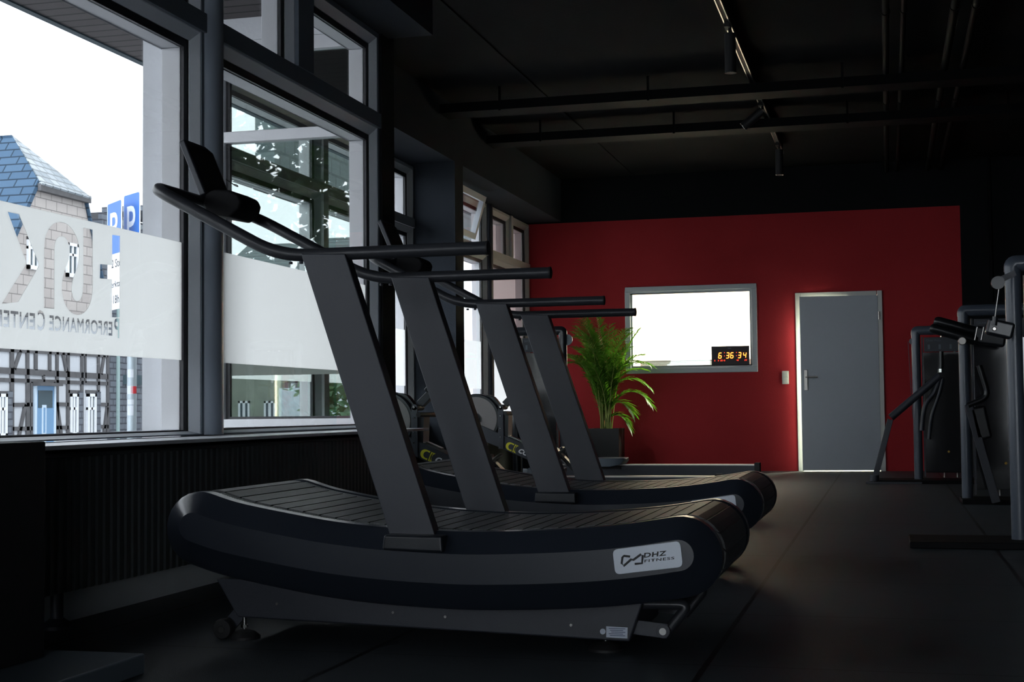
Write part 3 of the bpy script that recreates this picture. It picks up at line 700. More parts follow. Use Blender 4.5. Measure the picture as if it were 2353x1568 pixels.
MB().lathe((fc.x, YR, fc.z), [(.045, -.068), (.045, -.062)], 24, axis=1).build('vent_ring', M['plastic'], dk, smooth=True)
pd = [rp(*p) for p in ((1118, 908), (1127, 909), (1137, 913), (1144, 921), (1153, 933), (1150, 937), (1137, 925), (1120, 914))]
MB().prism([(v.x, v.z) for v in pd], 1, YR - .03, YR + .03).build('handle_hook', M['plastic'], rower, bevel=.003)
bt, bb = rp(1157, 936), rp(1158, 1028)
bk = MB().bar((bt.x, YR - .085, bt.z), (bb.x, YR - .085, bb.z - .01), .040, (0, 1, 0), .012).lathe((bt.x, YR - .085, bt.z), [(.020, 0), (.020, .012)], 20, axis=1).build('side_bracket', M['metal_black'], rower, bevel=.002)
MB().lathe((bt.x, YR, bt.z), [(.020, -.08), (.020, .06)], 16, axis=1).bar((bt.x + .03, YR - .06, bt.z - .03), (bb.x + .02, YR - .06, bb.z), .05, (0, 1, 0), .12).build('inner_column', M['plastic'], rower)
for py, r in ((936, .009), (956, .005), (984.5, .005), (1004, .005), (1027, .005)):
    p = rp(1157, py); MB().lathe((p.x, YR - .092, p.z), [(r * .6, -.004), (r, 0), (r, .004)], 12, axis=1).build('bolt', M['chrome'], bk, smooth=True)
a, b = rp(1161, 930), rp(1186, 905)
MB().bar((a.x, YR - .03, a.z), (b.x, YR - .03, b.z), .05, (0, 1, 0), .06).build('monitor_arm', M['plastic'], rower, bevel=.003)
mo = MB().bar((b.x - .02, YR - .11, b.z), (b.x + .10, YR - .11, b.z + .12), .03, (0, 1, 0), .22).build('monitor', M['plastic'], rower, bevel=.006)
# sloping main beam, then the seat rail
top = [rp(1085, 966), rp(1153, 996), rp(1209, 1021), rp(1262, 1045)]; bot = [rp(1085, 1001), rp(1165, 1033), rp(1219, 1057), rp(1272, 1082)]
bm_ = MB().prism([(v.x, v.z) for v in top] + [(v.x, v.z) for v in bot[::-1]], 1, YR - .075, YR + .075).build('main_beam', M['metal_black'], rower, bevel=.004)
MB().bar(rp(1118, 979, YR - .03), rp(1204, 1016, YR - .03), .010, (0, 1, 0), .06).build('chain_cover', M['chrome'], rower)
re = rp(1744, 1068); rs = rp(1258, 1080)
rail = MB().prism([(rs.x, re.z - .012), (re.x, re.z), (re.x, re.z - .078), (rs.x, re.z - .09)], 1, YR - .03, YR + .03).build('seat_rail', M['metal_black'], rower, bevel=.003)
MB().box((rs.x + .1, YR - .034, re.z - .006), (re.x - .01, YR + .034, re.z + .003)).build('rail_cap', M['steel'], rail)
MB().box((re.x - .03, YR - .045, re.z - .085), (re.x + .01, YR + .045, re.z + .014)).build('end_stop', M['rubber'], rail, bevel=.004)
MB().tube([(re.x - .08, YR, re.z - .07), (re.x - .12, YR, .04)], .025, 10).box((re.x - .15, YR - .28, 0), (re.x - .09, YR + .28, .04)).build('rear_leg', M['plastic'], rower, bevel=.004)
fl_ = rp(1112, 1010); MB().bar((fl_.x, YR - .03, fl_.z), (fl_.x - .06, YR - .03, .04), .06, (0, 1, 0), .06).box((fl_.x - .1, YR - .30, 0), (fl_.x - .03, YR + .30, .045)).build('front_leg', M['plastic'], rower, bevel=.004)
for s in (-1, 1):
    MB().lathe((fl_.x - .12, YR + s * .22, .045), [(.035, -.02), (.045, -.012), (.045, .012), (.035, .02)], 20, axis=1).build('caster', M['rubber'], rower, smooth=True)
    y_ = YR + s * .11
    fp = MB().bar((rp(1282, 1040).x, y_ - .045, rp(1282, 1030).z), (rp(1330, 1085).x, y_ - .045, rp(1330, 1080).z), .03, (0, 1, 0), .09).build('footrest', M['pad'], rower, bevel=.006)
    mb = MB(); q0 = rp(1298, 1040); mb.tube(smoothpath([Vector((q0.x - .01, y_ - .05, q0.z + .0)), Vector((q0.x + .035, y_ - .02, q0.z + .035)), Vector((q0.x + .035, y_ + .02, q0.z + .035)), Vector((q0.x - .01, y_ + .05, q0.z))], 4), .010, 8)
    mb.build('foot_strap', M['steel'], fp, smooth=True)
    mb = MB(); mb.tube([rp(1296, 1048, y_ - .05), rp(1312, 1064, y_ - .05)], .011, 8); mb.build('buckle', M['chrome'], fp, smooth=True)
s0, s1 = rp(1374, 1056), rp(1430, 1048)
sec_ = lambda x, hh, w: [Vector((x, YR - w, s0.z - hh)), Vector((x, YR - w * .9, s0.z + .012)), Vector((x, YR, s0.z + .004)), Vector((x, YR + w * .9, s0.z + .012)), Vector((x, YR + w, s0.z - hh))]
MB().loft([sec_(s0.x - .02, .02, .10), sec_(s0.x + .02, .05, .16), sec_(s0.x + .12, .05, .165), sec_(s0.x + .19, .035, .14), sec_(s0.x + .215, .01, .11)]).build('seat', M['seat'], rower, smooth=True, bevel=.004)
MB().box((s0.x, YR - .05, re.z - .03), (s0.x + .18, YR + .05, s0.z - .05)).build('seat_carriage', M['rubber'], rower)
hb_ = rp(1178, 950); MB().tube([(hb_.x, YR - .22, hb_.z), (hb_.x, YR + .22, hb_.z)], .015, 12).build('handle', M['rubber'], rower, smooth=True)
# printed mark on the beam: yellow ring-and-bar mark and white word
dx = (top[2] - top[0]).normalized(); dz = Vector((-dx.z, 0, dx.x)); o_ = rp(1183, 1028, YR - .0765)
def mk(pts): return [(o_ + dx * u + dz * v) for u, v in pts]
def flat(pts, name, m, th=.001):
    mb = MB(); P = mk(pts); mb.loft([P, [p + Vector((0, -th, 0)) for p in P]]); return mb.build(name, m, bm_)
cap = [(-.022 + .030 * math.cos(t_), .030 * math.sin(t_)) for t_ in [PI / 2 + PI * k / 12 for k in range(13)]]
right_ = [(.006, -.030), (.004, -.030)] 
flat(cap + [(.004, -.030), (.004 + .002, -.030), (.002, -.018), (0, 0), (.002, .018), (.006, .030)], 'print_mark', M['yellow'])
flat([(-.010 + .021 * math.cos(2 * PI * k / 24), .021 * math.sin(2 * PI * k / 24)) for k in range(24)], 'print_mark', M['metal_black'], .0016)
flat([(.012, -.030), (.024, -.030), (.018, -.012), (.017, 0), (.018, .012), (.024, .030), (.012, .030)], 'print_mark', M['yellow'])
flat([(.026, -.030), (.042, -.030), (.030, -.018), (.026, 0), (.030, .018), (.042, .030), (.026, .030)], 'print_mark', M['yellow'])
me = text_mesh('concept', .1, 0, .95, shear=.3, bold=.002); fit(me, o_ + dx * .055 + dz * -.034 + Vector((0, -.0008, 0)), dx, dz, .27, .062); finish('print_word', me, M['whiteink'], bm_)
YR1 = 8.6; bx1 = onY(962, 936, YR1)
dup(rower, (bx1.x, YR1, 0), 'nearer rowing machine, its flywheel seen between the two posts of the nearest treadmill')
# ================================================================== WEIGHT MACHINES
def machine(X, Y, label, title, body, mirror=False, wid=.56, top=1.495, group='weight machines along the right side', bx=(-.42, .62)):
    r = empty('weight_machine', (X, Y, 0), label, 'weight machine', group)
    MB().tube([(X, Y, .035), (X, Y, top - .05)], .041, 24).build('front_column', body, r, smooth=True)
    MB().tube([(X + wid, Y, .035), (X + wid, Y, top - .05)], .041, 24).build('rear_column', body, r, smooth=True)
    MB().tube(fillet([(X, Y, top - .07), (X, Y, top - .026), (X + wid, Y, top - .026), (X + wid, Y, top - .07)], [.03, .03], 5), .044, 20).build('top_cap', body, r, smooth=True)
    MB().box((X + .052, Y - .02, .06), (X + .066, Y + .02, top - .09)).box((X + wid - .066, Y - .02, .06), (X + wid - .052, Y + .02, top - .09)).build('guard_rail', M['metal_black'], r)
    gp = MB().box((X + .066, Y - .035, .10), (X + wid - .066, Y - .029, top - .24)).build('guard_panel', M['acrylic'], r, bevel=.002)
    hd = MB().box((X + .075, Y - .045, top - .235), (X + wid - .075, Y - .029, top - .095)).build('header_plate', M['metal_black'], r, bevel=.003)
    if title:
        me = text_mesh(title, .1, 0); fit(me, (X + .095, Y - .0465, top - .135), (1, 0, 0), (0, 0, 1), height=.020); finish('lettering', me, M['seat'], hd)
        for k in range(3): MB().box((X + .11 + k * .10, Y - .047, top - .21), (X + .13 + k * .10, Y - .045, top - .165)).build('pictogram', M['seat'], hd)
    for k in range(12): MB().box((X + .20, Y + .0, .12 + k * .035), (X + .40, Y + .10, .150 + k * .035)).build('weight_plate', M['rubber'], r, bevel=.002)
    for x in (X + .24, X + .36): MB().tube([(x, Y + .05, .05), (x, Y + .05, top - .08)], .009, 8).build('guide_rod', M['steel'], r, smooth=True)
    MB().lathe((X + .28, Y - .045, .30), [(.009, -.01), (.011, 0), (.009, .012)], 12, axis=1).build('selector_pin', M['knob'], r, smooth=True)
    MB().box((X + bx[0], Y - .22, 0), (X + bx[1], Y + .22, .035)).build('base_plate', M['void'], r, bevel=.006)
    return r
mA = machine(.275, 14.30, 'farthest weight machine on the right, a jointed black bench frame leaning left from it', 'Chest Press', M['frame_bg'])
def q(px, py, Y): p = onY(px, py, Y); return Vector((p.x, Y, p.z))
ya_ = 14.12
MB().tube([q(2047, 960, ya_), q(2160, 864, ya_)], .036, 14).build('bench_beam', M['metal_black'], mA, smooth=True)
MB().bar(q(2046, 964, ya_ - .02), q(2012, 1094, ya_ - .02), .055, (0, 1, 0), .05).build('leaning_strut', M['metal_black'], mA, bevel=.004)
MB().tube([q(2009, 1092, ya_), q(2009, 1106, ya_)], .045, 12).build('pivot_foot', M['metal_black'], mA, smooth=True)
MB().box((q(1990, 1113, ya_).x, ya_ - .06, 0), (.3, ya_ + .06, .02)).build('floor_bar', M['metal_black'], mA, bevel=.004)
MB().tube([q(2163, 848, ya_), q(2163, 808, ya_)], .020, 12).build('handle_grip', M['pad'], mA, smooth=True)
MB().tube([q(2163, 856, ya_), q(2163, 848, ya_)], .026, 12).build('handle_collar', M['chrome'], mA, smooth=True)
MB().tube(smoothpath([q(2160, 868, ya_), q(2148, 900, ya_), q(2125, 935, ya_), q(2118, 990, ya_)], 5), .022, 10).build('press_arm', M['metal_black'], mA, smooth=True)
MB().tube(smoothpath([q(2166, 868, ya_), q(2158, 905, ya_), q(2140, 960, ya_), q(2135, 1010, ya_)], 5), .018, 10).build('press_arm', M['metal_black'], mA, smooth=True)
p_ = q(2092, 783, ya_); MB().lathe((p_.x + .02, 14.3, p_.z), [(.03, -.012), (.03, .012)], 20, axis=1).build('pulley', M['frame_bg'], mA, smooth=True)
MB().tube([(p_.x - .02, 14.3, p_.z), (p_.x + .01, 14.3, .62)], .003, 6).build('cable', M['metal_black'], mA)
mB = machine(.575, 11.43, 'middle weight machine on the right, two black roller pads sticking out at its top', 'Gluteus', M['frame_bg'], bx=(-.05, .75))
yb2 = 11.16
for i, (a_, b_) in enumerate((((2150, 738), (2252, 765)), ((2141, 754), (2246, 784)))):
    A_, B_ = q(*a_, yb2 - .08 * i), q(*b_, yb2 - .08 * i); d_ = (B_ - A_).normalized()
    MB().tube([A_ - d_ * .012, A_, A_ + d_ * .02, B_ - d_ * .02, B_], [.020, .032, .038, .038, .030], 18).build('roller_pad', M['pad'], mB, smooth=True)
MB().bar(q(2240, 768, yb2 - .1), q(2312, 778, yb2 - .1), .13, (0, 1, 0), .14).build('lever_block', M['plastic'], mB, bevel=.02, seg=3)
for px in (2243, 2258): MB().tube([q(px + 3, 752, yb2 - .13), q(px - 3, 782, yb2 - .13)], .006, 8).build('clamp_ring', M['steel'], mB, smooth=True)
p_ = q(2211, 784, yb2 - .12); MB().lathe(tuple(p_), [(.010, -.014), (.026, -.014), (.030, -.006), (.030, .03)], 24, axis=1).lathe(tuple(p_), [(.009, -.02), (.009, -.012)], 12, axis=1).build('adjust_knob', M['steel'], mB, smooth=True)
MB().tube([q(2216, 772, yb2), q(2213, 782, yb2 - .06)], .012, 8).build('knob_arm', M['metal_black'], mB, smooth=True)
MB().tube(fillet([q(2250, 840, yb2), q(2272, 912, yb2), q(2224, 932, yb2)], [.06]), .021, 12).build('hand_bar', M['pad'], mB, smooth=True)
MB().bar(q(2226, 930, yb2), q(2290, 1156, yb2), .06, (0, 1, 0), .05).build('diagonal_strut', M['metal_black'], mB, bevel=.004)
MB().bar(q(2245, 935, yb2), q(2262, 1010, yb2), .12, (0, 1, 0), .10).build('knee_pad', M['pad'], mB, bevel=.02, seg=3)
mC = machine(.655, 7.94, 'nearest weight machine at the right edge, a cable running down from its top', '', M['frame_bg'], bx=(-.56, .85), top=1.515)
yc2 = 7.75
p_ = q(2293, 650, yc2); MB().lathe((p_.x, yc2, p_.z), [(.034, -.010), (.034, .010)], 24, axis=1).build('pulley', M['plastic'], mC, smooth=True)
MB().bar((p_.x, yc2 + .01, p_.z + .01), (.655, yc2 + .01, p_.z + .05), .03, (0, 1, 0), .02).build('pulley_bracket', M['metal_black'], mC)
MB().tube([q(2296, 662, yc2), q(2287, 728, yc2)], .0035, 8).build('cable', M['steel'], mC, smooth=True)
MB().bar(q(2268, 748, yc2), q(2330, 762, yc2), .085, (0, 1, 0), .10).build('lever_block', M['plastic'], mC, bevel=.015, seg=3)
for a_, b_, r_ in ((2285, 756, .012), (2287, 735, .008)): p_ = q(a_, b_, yc2 - .002); MB().lathe(tuple(p_), [(r_ * .7, -.006), (r_, 0), (r_, .004)], 12, axis=1).build('bolt', M['steel'], mC, smooth=True)
MB().tube([q(2287, 728, yc2), q(2285, 748, yc2)], .014, 10).build('cable_end', M['plastic'], mC, smooth=True)
MB().box((.712, 7.92, .62), (1.02, 7.93, 1.43)).build('instruction_panel', M['labelink'], mC)
xd = onY(1176, 760, 13.6).x; xe = onY(1302, 760, 13.6).x
mD = machine(xd + .04, 13.6, 'black weight machine tower between the rowing machines and the potted palm', 'SHOULDER', M['plastic'], wid=xe - xd - .08, top=1.54, bx=(-.1, xe - xd + .1), group='weight machines by the plant')
p_ = onY(1302, 781, 13.6); MB().lathe((p_.x, 13.62, p_.z), [(.055, -.012), (.055, .012)], 24, axis=1).build('pulley', M['seat'], mD, smooth=True)
# ================================================================== POTTED PALM
px0 = onY(1362, 985, 16.3).x; px1 = onY(1427, 985, 16.3).x
pc_ = Vector((px1 - .19, 16.35, 0))
pl = empty('potted_palm', tuple(pc_), 'green areca palm in a square black planter beside the red wall', 'potted plant')
h_ = .515; w_ = .19
mb = MB(); mb.loft([[pc_ + Vector((sx * w_ * k, sy * w_ * k, z)) for sx, sy in ((-1, -1), (1, -1), (1, 1), (-1, 1))] for k, z in ((.96, 0), (1, h_), (.90, h_), (.88, h_ - .05))])
mb.build('planter', M['pot'], pl, bevel=.004)
MB().box((pc_.x - .168, pc_.y - .168, h_ - .06), (pc_.x + .168, pc_.y + .168, h_ - .045)).build('soil', M['soil'], pl)
rnd = random.Random(3)
def frond(base, az, lean, length, droop, n=30, ll=.24):
    mb = MB(); P = []; d = Vector((math.sin(lean) * math.cos(az), math.sin(lean) * math.sin(az), math.cos(lean))); p = Vector(base)
    st = length / 22
    for i in range(23):
        P.append(p.copy()); p = p + d * st
        if p.z < .1: break
        d = (d + Vector((math.cos(az), math.sin(az), 0)) * droop * .05 * (i / 8) + Vector((0, 0, -1)) * droop * .075 * (i / 9) ** 1.5).normalized()
    mb.mi = 1; mb.tube(P, [.0075 * (1 - .8 * i / len(P)) for i in range(len(P))], 5); mb.mi = 0
    for k in range(n):
        t = .30 + .70 * k / n; u = t * (len(P) - 1); i = min(int(u), len(P) - 2); q_ = P[i].lerp(P[i + 1], u - i); T = (P[i + 1] - P[i]).normalized()
        S = T.cross(Vector((0, 0, 1)));  S = S.normalized() if S.length > 1e-3 else Vector((1, 0, 0))
        for s in (-1, 1):
            L_ = ll * (1 - .55 * abs(t - .55) / .45) * rnd.uniform(.8, 1.15); D = (T * .75 + S * s * rnd.uniform(.5, .8) + Vector((0, 0, rnd.uniform(.0, .25)))).normalized()
            m1 = q_ + D * L_ * .5 + Vector((0, 0, -.01)); tip = q_ + D * L_ + Vector((0, 0, -.30 * L_)); W = D.cross(Vector((0, 0, 1))).normalized() * .0075
            W = W + Vector((0, 0, .003))
            A_ = [mb.bm.verts.new(v) for v in (q_ - W * .5, q_ + W * .5, m1 + W, m1 - W, tip)]
            mb._f(A_[:4]); mb._f([A_[3], A_[2], A_[4]])
    return mb
fr_list = []
for i in range(40):
    az = rnd.uniform(0, 2 * PI)
    if math.sin(az) > .35: az = -az
    fr_list.append((az, rnd.uniform(.02, .17), rnd.uniform(.8, 1.55), rnd.uniform(.25, .75)))
fr_list += [(-.1, .16, .9, 1.5), (.1, .12, 1.05, 1.2), (-.3, .10, 1.2, .9), (.0, .25, .5, 2.4), (-.2, .12, .7, 1.8), (PI, .15, 1.3, .8)]
for i, (az, lean, L_, dr) in enumerate(fr_list):
    b_ = pc_ + Vector((rnd.uniform(-.07, .07), rnd.uniform(-.07, .07), h_ - .05))
    o = frond(b_, az, lean, L_, dr).build('frond', [M['palm'], M['stem']], pl)
# ================================================================== CEILING FITTINGS
XT = -1.035; ZTK = 3.45
tk = empty('track_rail', (XT, 9.0, ZTK), 'ceiling track rail with two shiny edges running towards the red wall', 'track rail')
MB().box((XT - .018, 4.0, ZTK), (XT + .018, 15.3, ZC)).build('rail_body', M['rubber'], tk)
for s in (-1, 1): MB().box((XT + s * .018 - .004, 4.0, ZTK - .006), (XT + s * .018 + .004, 15.3, ZTK + .02)).build('rail_edge', M['steel'], tk)
def spot(x, y, zt, zb_, tilt, label):
    r = empty('spotlight', (x, y, zt), label, 'spotlight', 'black spotlights on the ceiling track')
    rm = Matrix.Rotation(tilt, 3, 'Y'); P = Vector((x, y, zt - .06))
    d = rm @ Vector((0, 0, -1)); L_ = zt - zb_ - .06
    MB().box((XT - .02, y - .06, ZTK - .03), (XT + .02, y + .06, ZTK)).tube([(x, y, ZTK - .02), (x, y, zt - .05)], .012, 8).build('adapter', M['rubber'], r)
    MB().tube([P, P + d * L_], .040, 24).build('lamp_body', M['rubber'], r, smooth=True)
    E = P + d * L_; mb = MB(); u = rm @ Vector((1, 0, 0)); v = Vector((0, 1, 0)); mb.tube([E + (u * math.cos(2 * PI * k / 28) + v * math.sin(2 * PI * k / 28)) * .040 for k in range(28)], .0022, 6, closed=True)
    mb.build('bezel', M['chrome'], r, smooth=True)
spot(XT + .015, 10.0, 3.44, 3.10, 0, 'nearest black ceiling spotlight, pointing straight down with a thin bright rim')
spot(XT + .015, 12.7, 3.44, 3.16, math.radians(52), 'ceiling spotlight tilted to the left, beside the cable tray')
spot(XT + .015, 14.7, 3.44, 3.12, 0, 'farthest ceiling spotlight, pointing down near the end of the track')
for Y_, lab in ((13.45, 'black cable tray across the ceiling, the one nearer the red wall'), (11.95, 'black cable tray across the ceiling, the one nearer the viewer')):
    r = empty('cable_tray', (-2.0, Y_, 3.38), lab, 'cable tray', 'cable trays across the ceiling')
    MB().box((-3.75, Y_ - .14, 3.36), (1.6, Y_ - .13, 3.43)).box((-3.75, Y_ + .13, 3.36), (1.6, Y_ + .14, 3.43)).box((-3.75, Y_ - .14, 3.35), (1.6, Y_ + .14, 3.36)).build('tray_channel', M['dim'], r)
    for x in (-3.2, -1.9, -.3, 1.1): MB().box((x - .01, Y_ - .15, 3.34), (x + .01, Y_ - .14, ZC)).build('hanger', M['dim'], r)
for x, rr, lab in ((.045, .026, 'black ceiling pipe, leftmost of the four running towards the red wall'), (.165, .020, 'thin black ceiling pipe, second from the left of four'), (.50, .030, 'black ceiling pipe, third from the left of four'), (.64, .026, 'black ceiling pipe, rightmost of the four')):
    r = empty('ceiling_pipe', (x, 9, 3.45), lab, 'pipe', 'pipes under the ceiling')
    MB().tube([(x, 2.0, 3.45), (x, 16.83, 3.45)], rr, 14).build('pipe', M['dim'], r, smooth=True)
    for y in (4, 7, 10, 13, 16): MB().lathe((x, y, 3.45), [(rr + .006, -.015), (rr + .006, .015)], 16, axis=1).box((x - .004, y - .01, 3.45), (x + .004, y + .01, ZC)).build('clamp', M['dim'], r)
pv_ = onY(2278, 500, 16.6); tag(MB().tube([(pv_.x, 16.74, 1.9), (pv_.x, 16.74, ZC)], .022, 12).build('wall_pipe', M['dim'], None, smooth=True), 'thin vertical pipe on the black wall right of the red wall', 'pipe')
struct(MB().box((-2.92, 8.3, ZC - .012), (-2.89, 16.8, ZC + .01)).build('trim_14', M['blackwall']))
# ================================================================== BLACK CABINET
cb = empty('cabinet', (-2.5, 3.2, 0), 'tall plain black cabinet in the left foreground, on a low black base plate', 'cabinet')
MB().box((-2.59, 2.5, .06), (-2.31, 3.57, .664)).build('body', M['rubber'], cb, bevel=.004)
MB().box((-2.70, 2.3, 0), (-2.062, 3.688, .058)).build('base_plate', M['platform'], cb, bevel=.006)
# ================================================================== OUTSIDE
GZ = -.85
struct(MB().box((-90, -30, GZ - .1), (-3.1, 110, GZ)).build('floor', M['asphalt']))
struct(MB().box((-4.98, -7.2, 3.2), (-2.97, YC, 3.3)).box((-4.98, YC, 3.2), (-4.3, 20, 3.3)).build('ceiling', M['soffit']))
sf = bpy.data.objects['ceiling.001']; sf.data.transform(Matrix.Translation(sf.location)); sf.location = (0, 0, 0)
struct(MB().box((-5.03, -7.2, 3.19), (-4.98, 20, 3.5)).build('trim_15', M['fascia']))
# --- half-timbered house with slate gable
HX = -18.0
hs = empty('house', (HX, 28.4, GZ), 'half-timbered house with slate gable and blue door across the street', 'house')
ridge = Vector((-19.29, 28.37, 7.16)); eL = Vector((HX + .05, 27.38, 5.90)); eR = Vector((HX + .05, 29.36, 5.86)); rkL = Vector((HX + .05, 25.5, 3.05)); rkR = Vector((HX + .05, 30.6, 2.3))
MB().prism([(25.6, 2.95), (30.37, 2.95), (29.45, 5.80), (27.38, 5.85)], 0, HX - .25, HX).build('gable_wall', M['slate_warm'], hs)
MB().box((HX - .25, 25.3, GZ), (HX, 30.37, 2.95)).box((-29, 25.6, GZ), (-18.2, 25.8, 3.0)).build('plaster_wall', M['infill'], hs)
bk_ = Vector((-11, 0, 0))
def slab(name, m, P, th=.10):
    n = (P[1] - P[0]).cross(P[2] - P[0]).normalized(); n = n if n.z > 0 else -n
    return MB().loft([P, [p - n * th for p in P]]).build(name, m, hs)
slab('roof_slope', M['slate_blue'], [ridge, eL, rkL, rkL + bk_, ridge + bk_])
slab('roof_slope', M['slate_blue'], [ridge, eR, Vector((HX + .05, 30.5, 3.05)), Vector((HX - 11, 30.5, 3.05)), ridge + bk_])
slab('half_hip', M['slate_skylit'], [ridge, eL + Vector((.12, -.02, -.08)), eR + Vector((.12, .02, -.08))])
MB().box((HX, 27.36, 5.66), (HX + .14, 29.40, 5.82)).build('eaves', M['timber'], hs)
MB().box((HX, 25.6, 2.86), (HX + .16, 30.42, 2.96)).build('cornice', M['timber'], hs)
tf = MB()
def tb_(a, b, w):
    A_ = onX(*a, HX + .005); B_ = onX(*b, HX + .005)
    if A_.x != B_.x: pass
    d = (B_ - A_); d.x = 0; d.normalize(); s = Vector((0, -d.z, d.y)) * w / 2
    P = [A_ - s, A_ + s, B_ + s, B_ - s]; tf.loft([P, [p + Vector((.03, 0, 0)) for p in P]])
for a, b, w in (((-8, 802), (246, 817), .10), ((-8, 851), (246, 866), .13), ((-8, 873), (246, 882), .085),
                ((24, 931), (72, 930), .085), ((122, 929), (155, 930), .085), ((226, 930), (247, 930), .085), ((24, 986), (72, 985), .085), ((122, 983), (155, 983), .085), ((226, 981), (247, 981), .085),
                ((155, 900), (184, 901), .07), ((196, 900), (226, 901), .07), ((0, 903), (26, 903), .07)):
    tf.mi = 0; tb_(a, b, w)
for x, y0_, y1_, w in ((26, 800, 1006, .13), (62, 803, 1004, .11), (71, 878, 1004, .07), (81, 804, 851, .11), (113, 806, 853, .10), (123, 878, 1004, .07), (130, 807, 1004, .10), (155, 809, 1003, .11), (187, 812, 1003, .10), (195, 812, 880, .06), (225, 815, 1002, .10), (246.5, 816, 1002, .10), (99, 862, 878, .07)):
    tb_((x, y0_), (x, y1_), w)
for a, b in (((46, 806), (31, 849)), ((143, 811), (152, 856)), ((238, 817), (231, 861)), ((57, 930), (42, 1004)), ((130, 930), (140, 1004)), ((245, 936), (237, 1002))): tb_(a, b, .10)
tf.build('timber_frame', M['timber'], hs)
def hwin(x0, x1, y0_, y1_, shut=True, name='window', c=HX, par=None, mull=1, sh=1):
    A_ = onX(x0, y0_, c); B_ = onX(x1, y1_, c); z1_, z0_ = A_.z, B_.z; y0w, y1w = A_.y, B_.y; par = par or hs
    f = MB(); f.box((c, y0w, z0_), (c + .06, y1w, z0_ + .09)).box((c, y0w, z1_ - .07), (c + .06, y1w, z1_)).box((c, y0w, z0_), (c + .06, y0w + .07, z1_)).box((c, y1w - .07, z0_), (c + .06, y1w, z1_))
    if mull: f.box((c, (y0w + y1w) / 2 - .03, z0_), (c + .05, (y0w + y1w) / 2 + .03, z1_))
    f.box((c, y0w, z0_ + (z1_ - z0_) * .62), (c + .05, y1w, z0_ + (z1_ - z0_) * .62 + .06))
    o = f.build(name, M['signwhite'], par); MB().box((c + .005, y0w + .03, z0_ + .03), (c + .02, y1w - .03, z1_ - .03)).build('pane', M['darkglass'], o)
    if shut: MB().box((c, y1w + .01, z0_), (c + .07, y1w + .16, z1_ + .05)).build('shutter', M['slate_grey'], o)
hwin(158, 175.5, 905, 1003); hwin(198, 217, 905, 1003); hwin(-8, 12, 905, 1006)
hwin(61, 86, 543, 622, False); hwin(151, 176, 557, 640, False)
dA = onX(77, 887, HX); dB = onX(121, 1010, HX)
dr_ = MB().box((HX, dA.y, GZ), (HX + .05, dB.y, dA.z)).build('door', M['bluedoor'], hs)
MB().box((HX, dA.y - .06, dA.z), (HX + .22, dB.y + .06, dA.z + .07)).build('lintel', M['timber'], dr_)
MB().box((HX + .05, dA.y + .1, dA.z - .48), (HX + .06, dB.y - .1, dA.z - .1)).build('fanlight', M['darkglass'], dr_)
zz_ = onX(92, 931, HX).z; 
for z0_, z1_ in ((.28, zz_), (-.6, .16)):
    ya3, yb3 = onX(91, 950, HX).y, onX(101, 950, HX).y
    MB().box((HX + .05, ya3, z0_), (HX + .065, yb3, z1_)).build('panel', M['lightblue'], dr_); MB().box((HX + .06, ya3 + .05, z0_ + .06), (HX + .07, yb3 - .05, z1_ - .06)).build('panel', M['bluedoor'], dr_)
for x in (77, 121): p = onX(x, 900, HX); MB().box((HX, p.y - .035, GZ), (HX + .07, p.y + .035, dA.z)).build('jamb', M['lightblue'], dr_)
# --- grey slate house right of it
g2 = empty('house', (-18.6, 31.6, GZ), 'grey slate-clad building behind the parking sign post', 'house')
zt2 = onX(230, 489, -18.4).z
MB().box((-26, 31.6, GZ), (-18.4, 35.5, zt2)).build('wall', M['slate_grey'], g2)
MB().box((-18.9, 31.6, zt2 + .15), (-17.6, 35.6, zt2 + .28)).build('flat_roof', M['slate_grey'], g2)
MB().box((-26, 31.6, zt2), (-19.0, 35.5, zt2 + .16)).build('roof_base', M['timber'], g2)
zs0, zs1 = onX(300, 884, -18.38).z, onX(300, 862, -18.38).z
MB().box((-18.4, 30.6, GZ), (-18.3, 31.6, zt2)).build('side_wall', M['slate_grey'], g2)
MB().box((-18.4, 30.6, zs0), (-18.35, onX(335, 870, -18.38).y, zs1)).build('band', M['fascia'], g2)
yd_ = onX(270, 900, -18.3).y; MB().tube([(-18.3, yd_, GZ), (-18.3, yd_, zt2)], .06, 10).build('downpipe', M['pipegreen'], g2, smooth=True)
# --- parking sign post
sx_, sy_ = onX(303, 900, -9.0).x, onX(303, 900, -9.0).y
sg = empty('parking_sign', (sx_, sy_, GZ), 'pair of blue parking signs on a stickered grey pole outside the left window', 'sign')
ztop = onX(303, 452, -9.0).z
MB().tube([(sx_, sy_, GZ), (sx_, sy_, ztop)], .057, 18).build('pole', M['galv'], sg, smooth=True)
for py, hh, m_, a_ in ((905, .09, 'red', .75), (906, .10, 'seat2', -.35), (868, .10, 'seat2', -.2), (930, .06, 'seat2', -.1), (955, .12, 'seat2', -.2)):
    z = onX(303, py, -9.0).z; mb = MB(); ring_ = []
    for k in range(7): t_ = -PI / 2 + .6 + a_ - 1.0 + k * .25; ring_.append(Vector((sx_ + .0585 * math.cos(t_), sy_ + .0585 * math.sin(t_), z)))
    mb.loft([ring_ , [p + Vector((0, 0, hh)) for p in ring_]], caps=False, closed=False); mb.build('sticker', M[m_], sg)
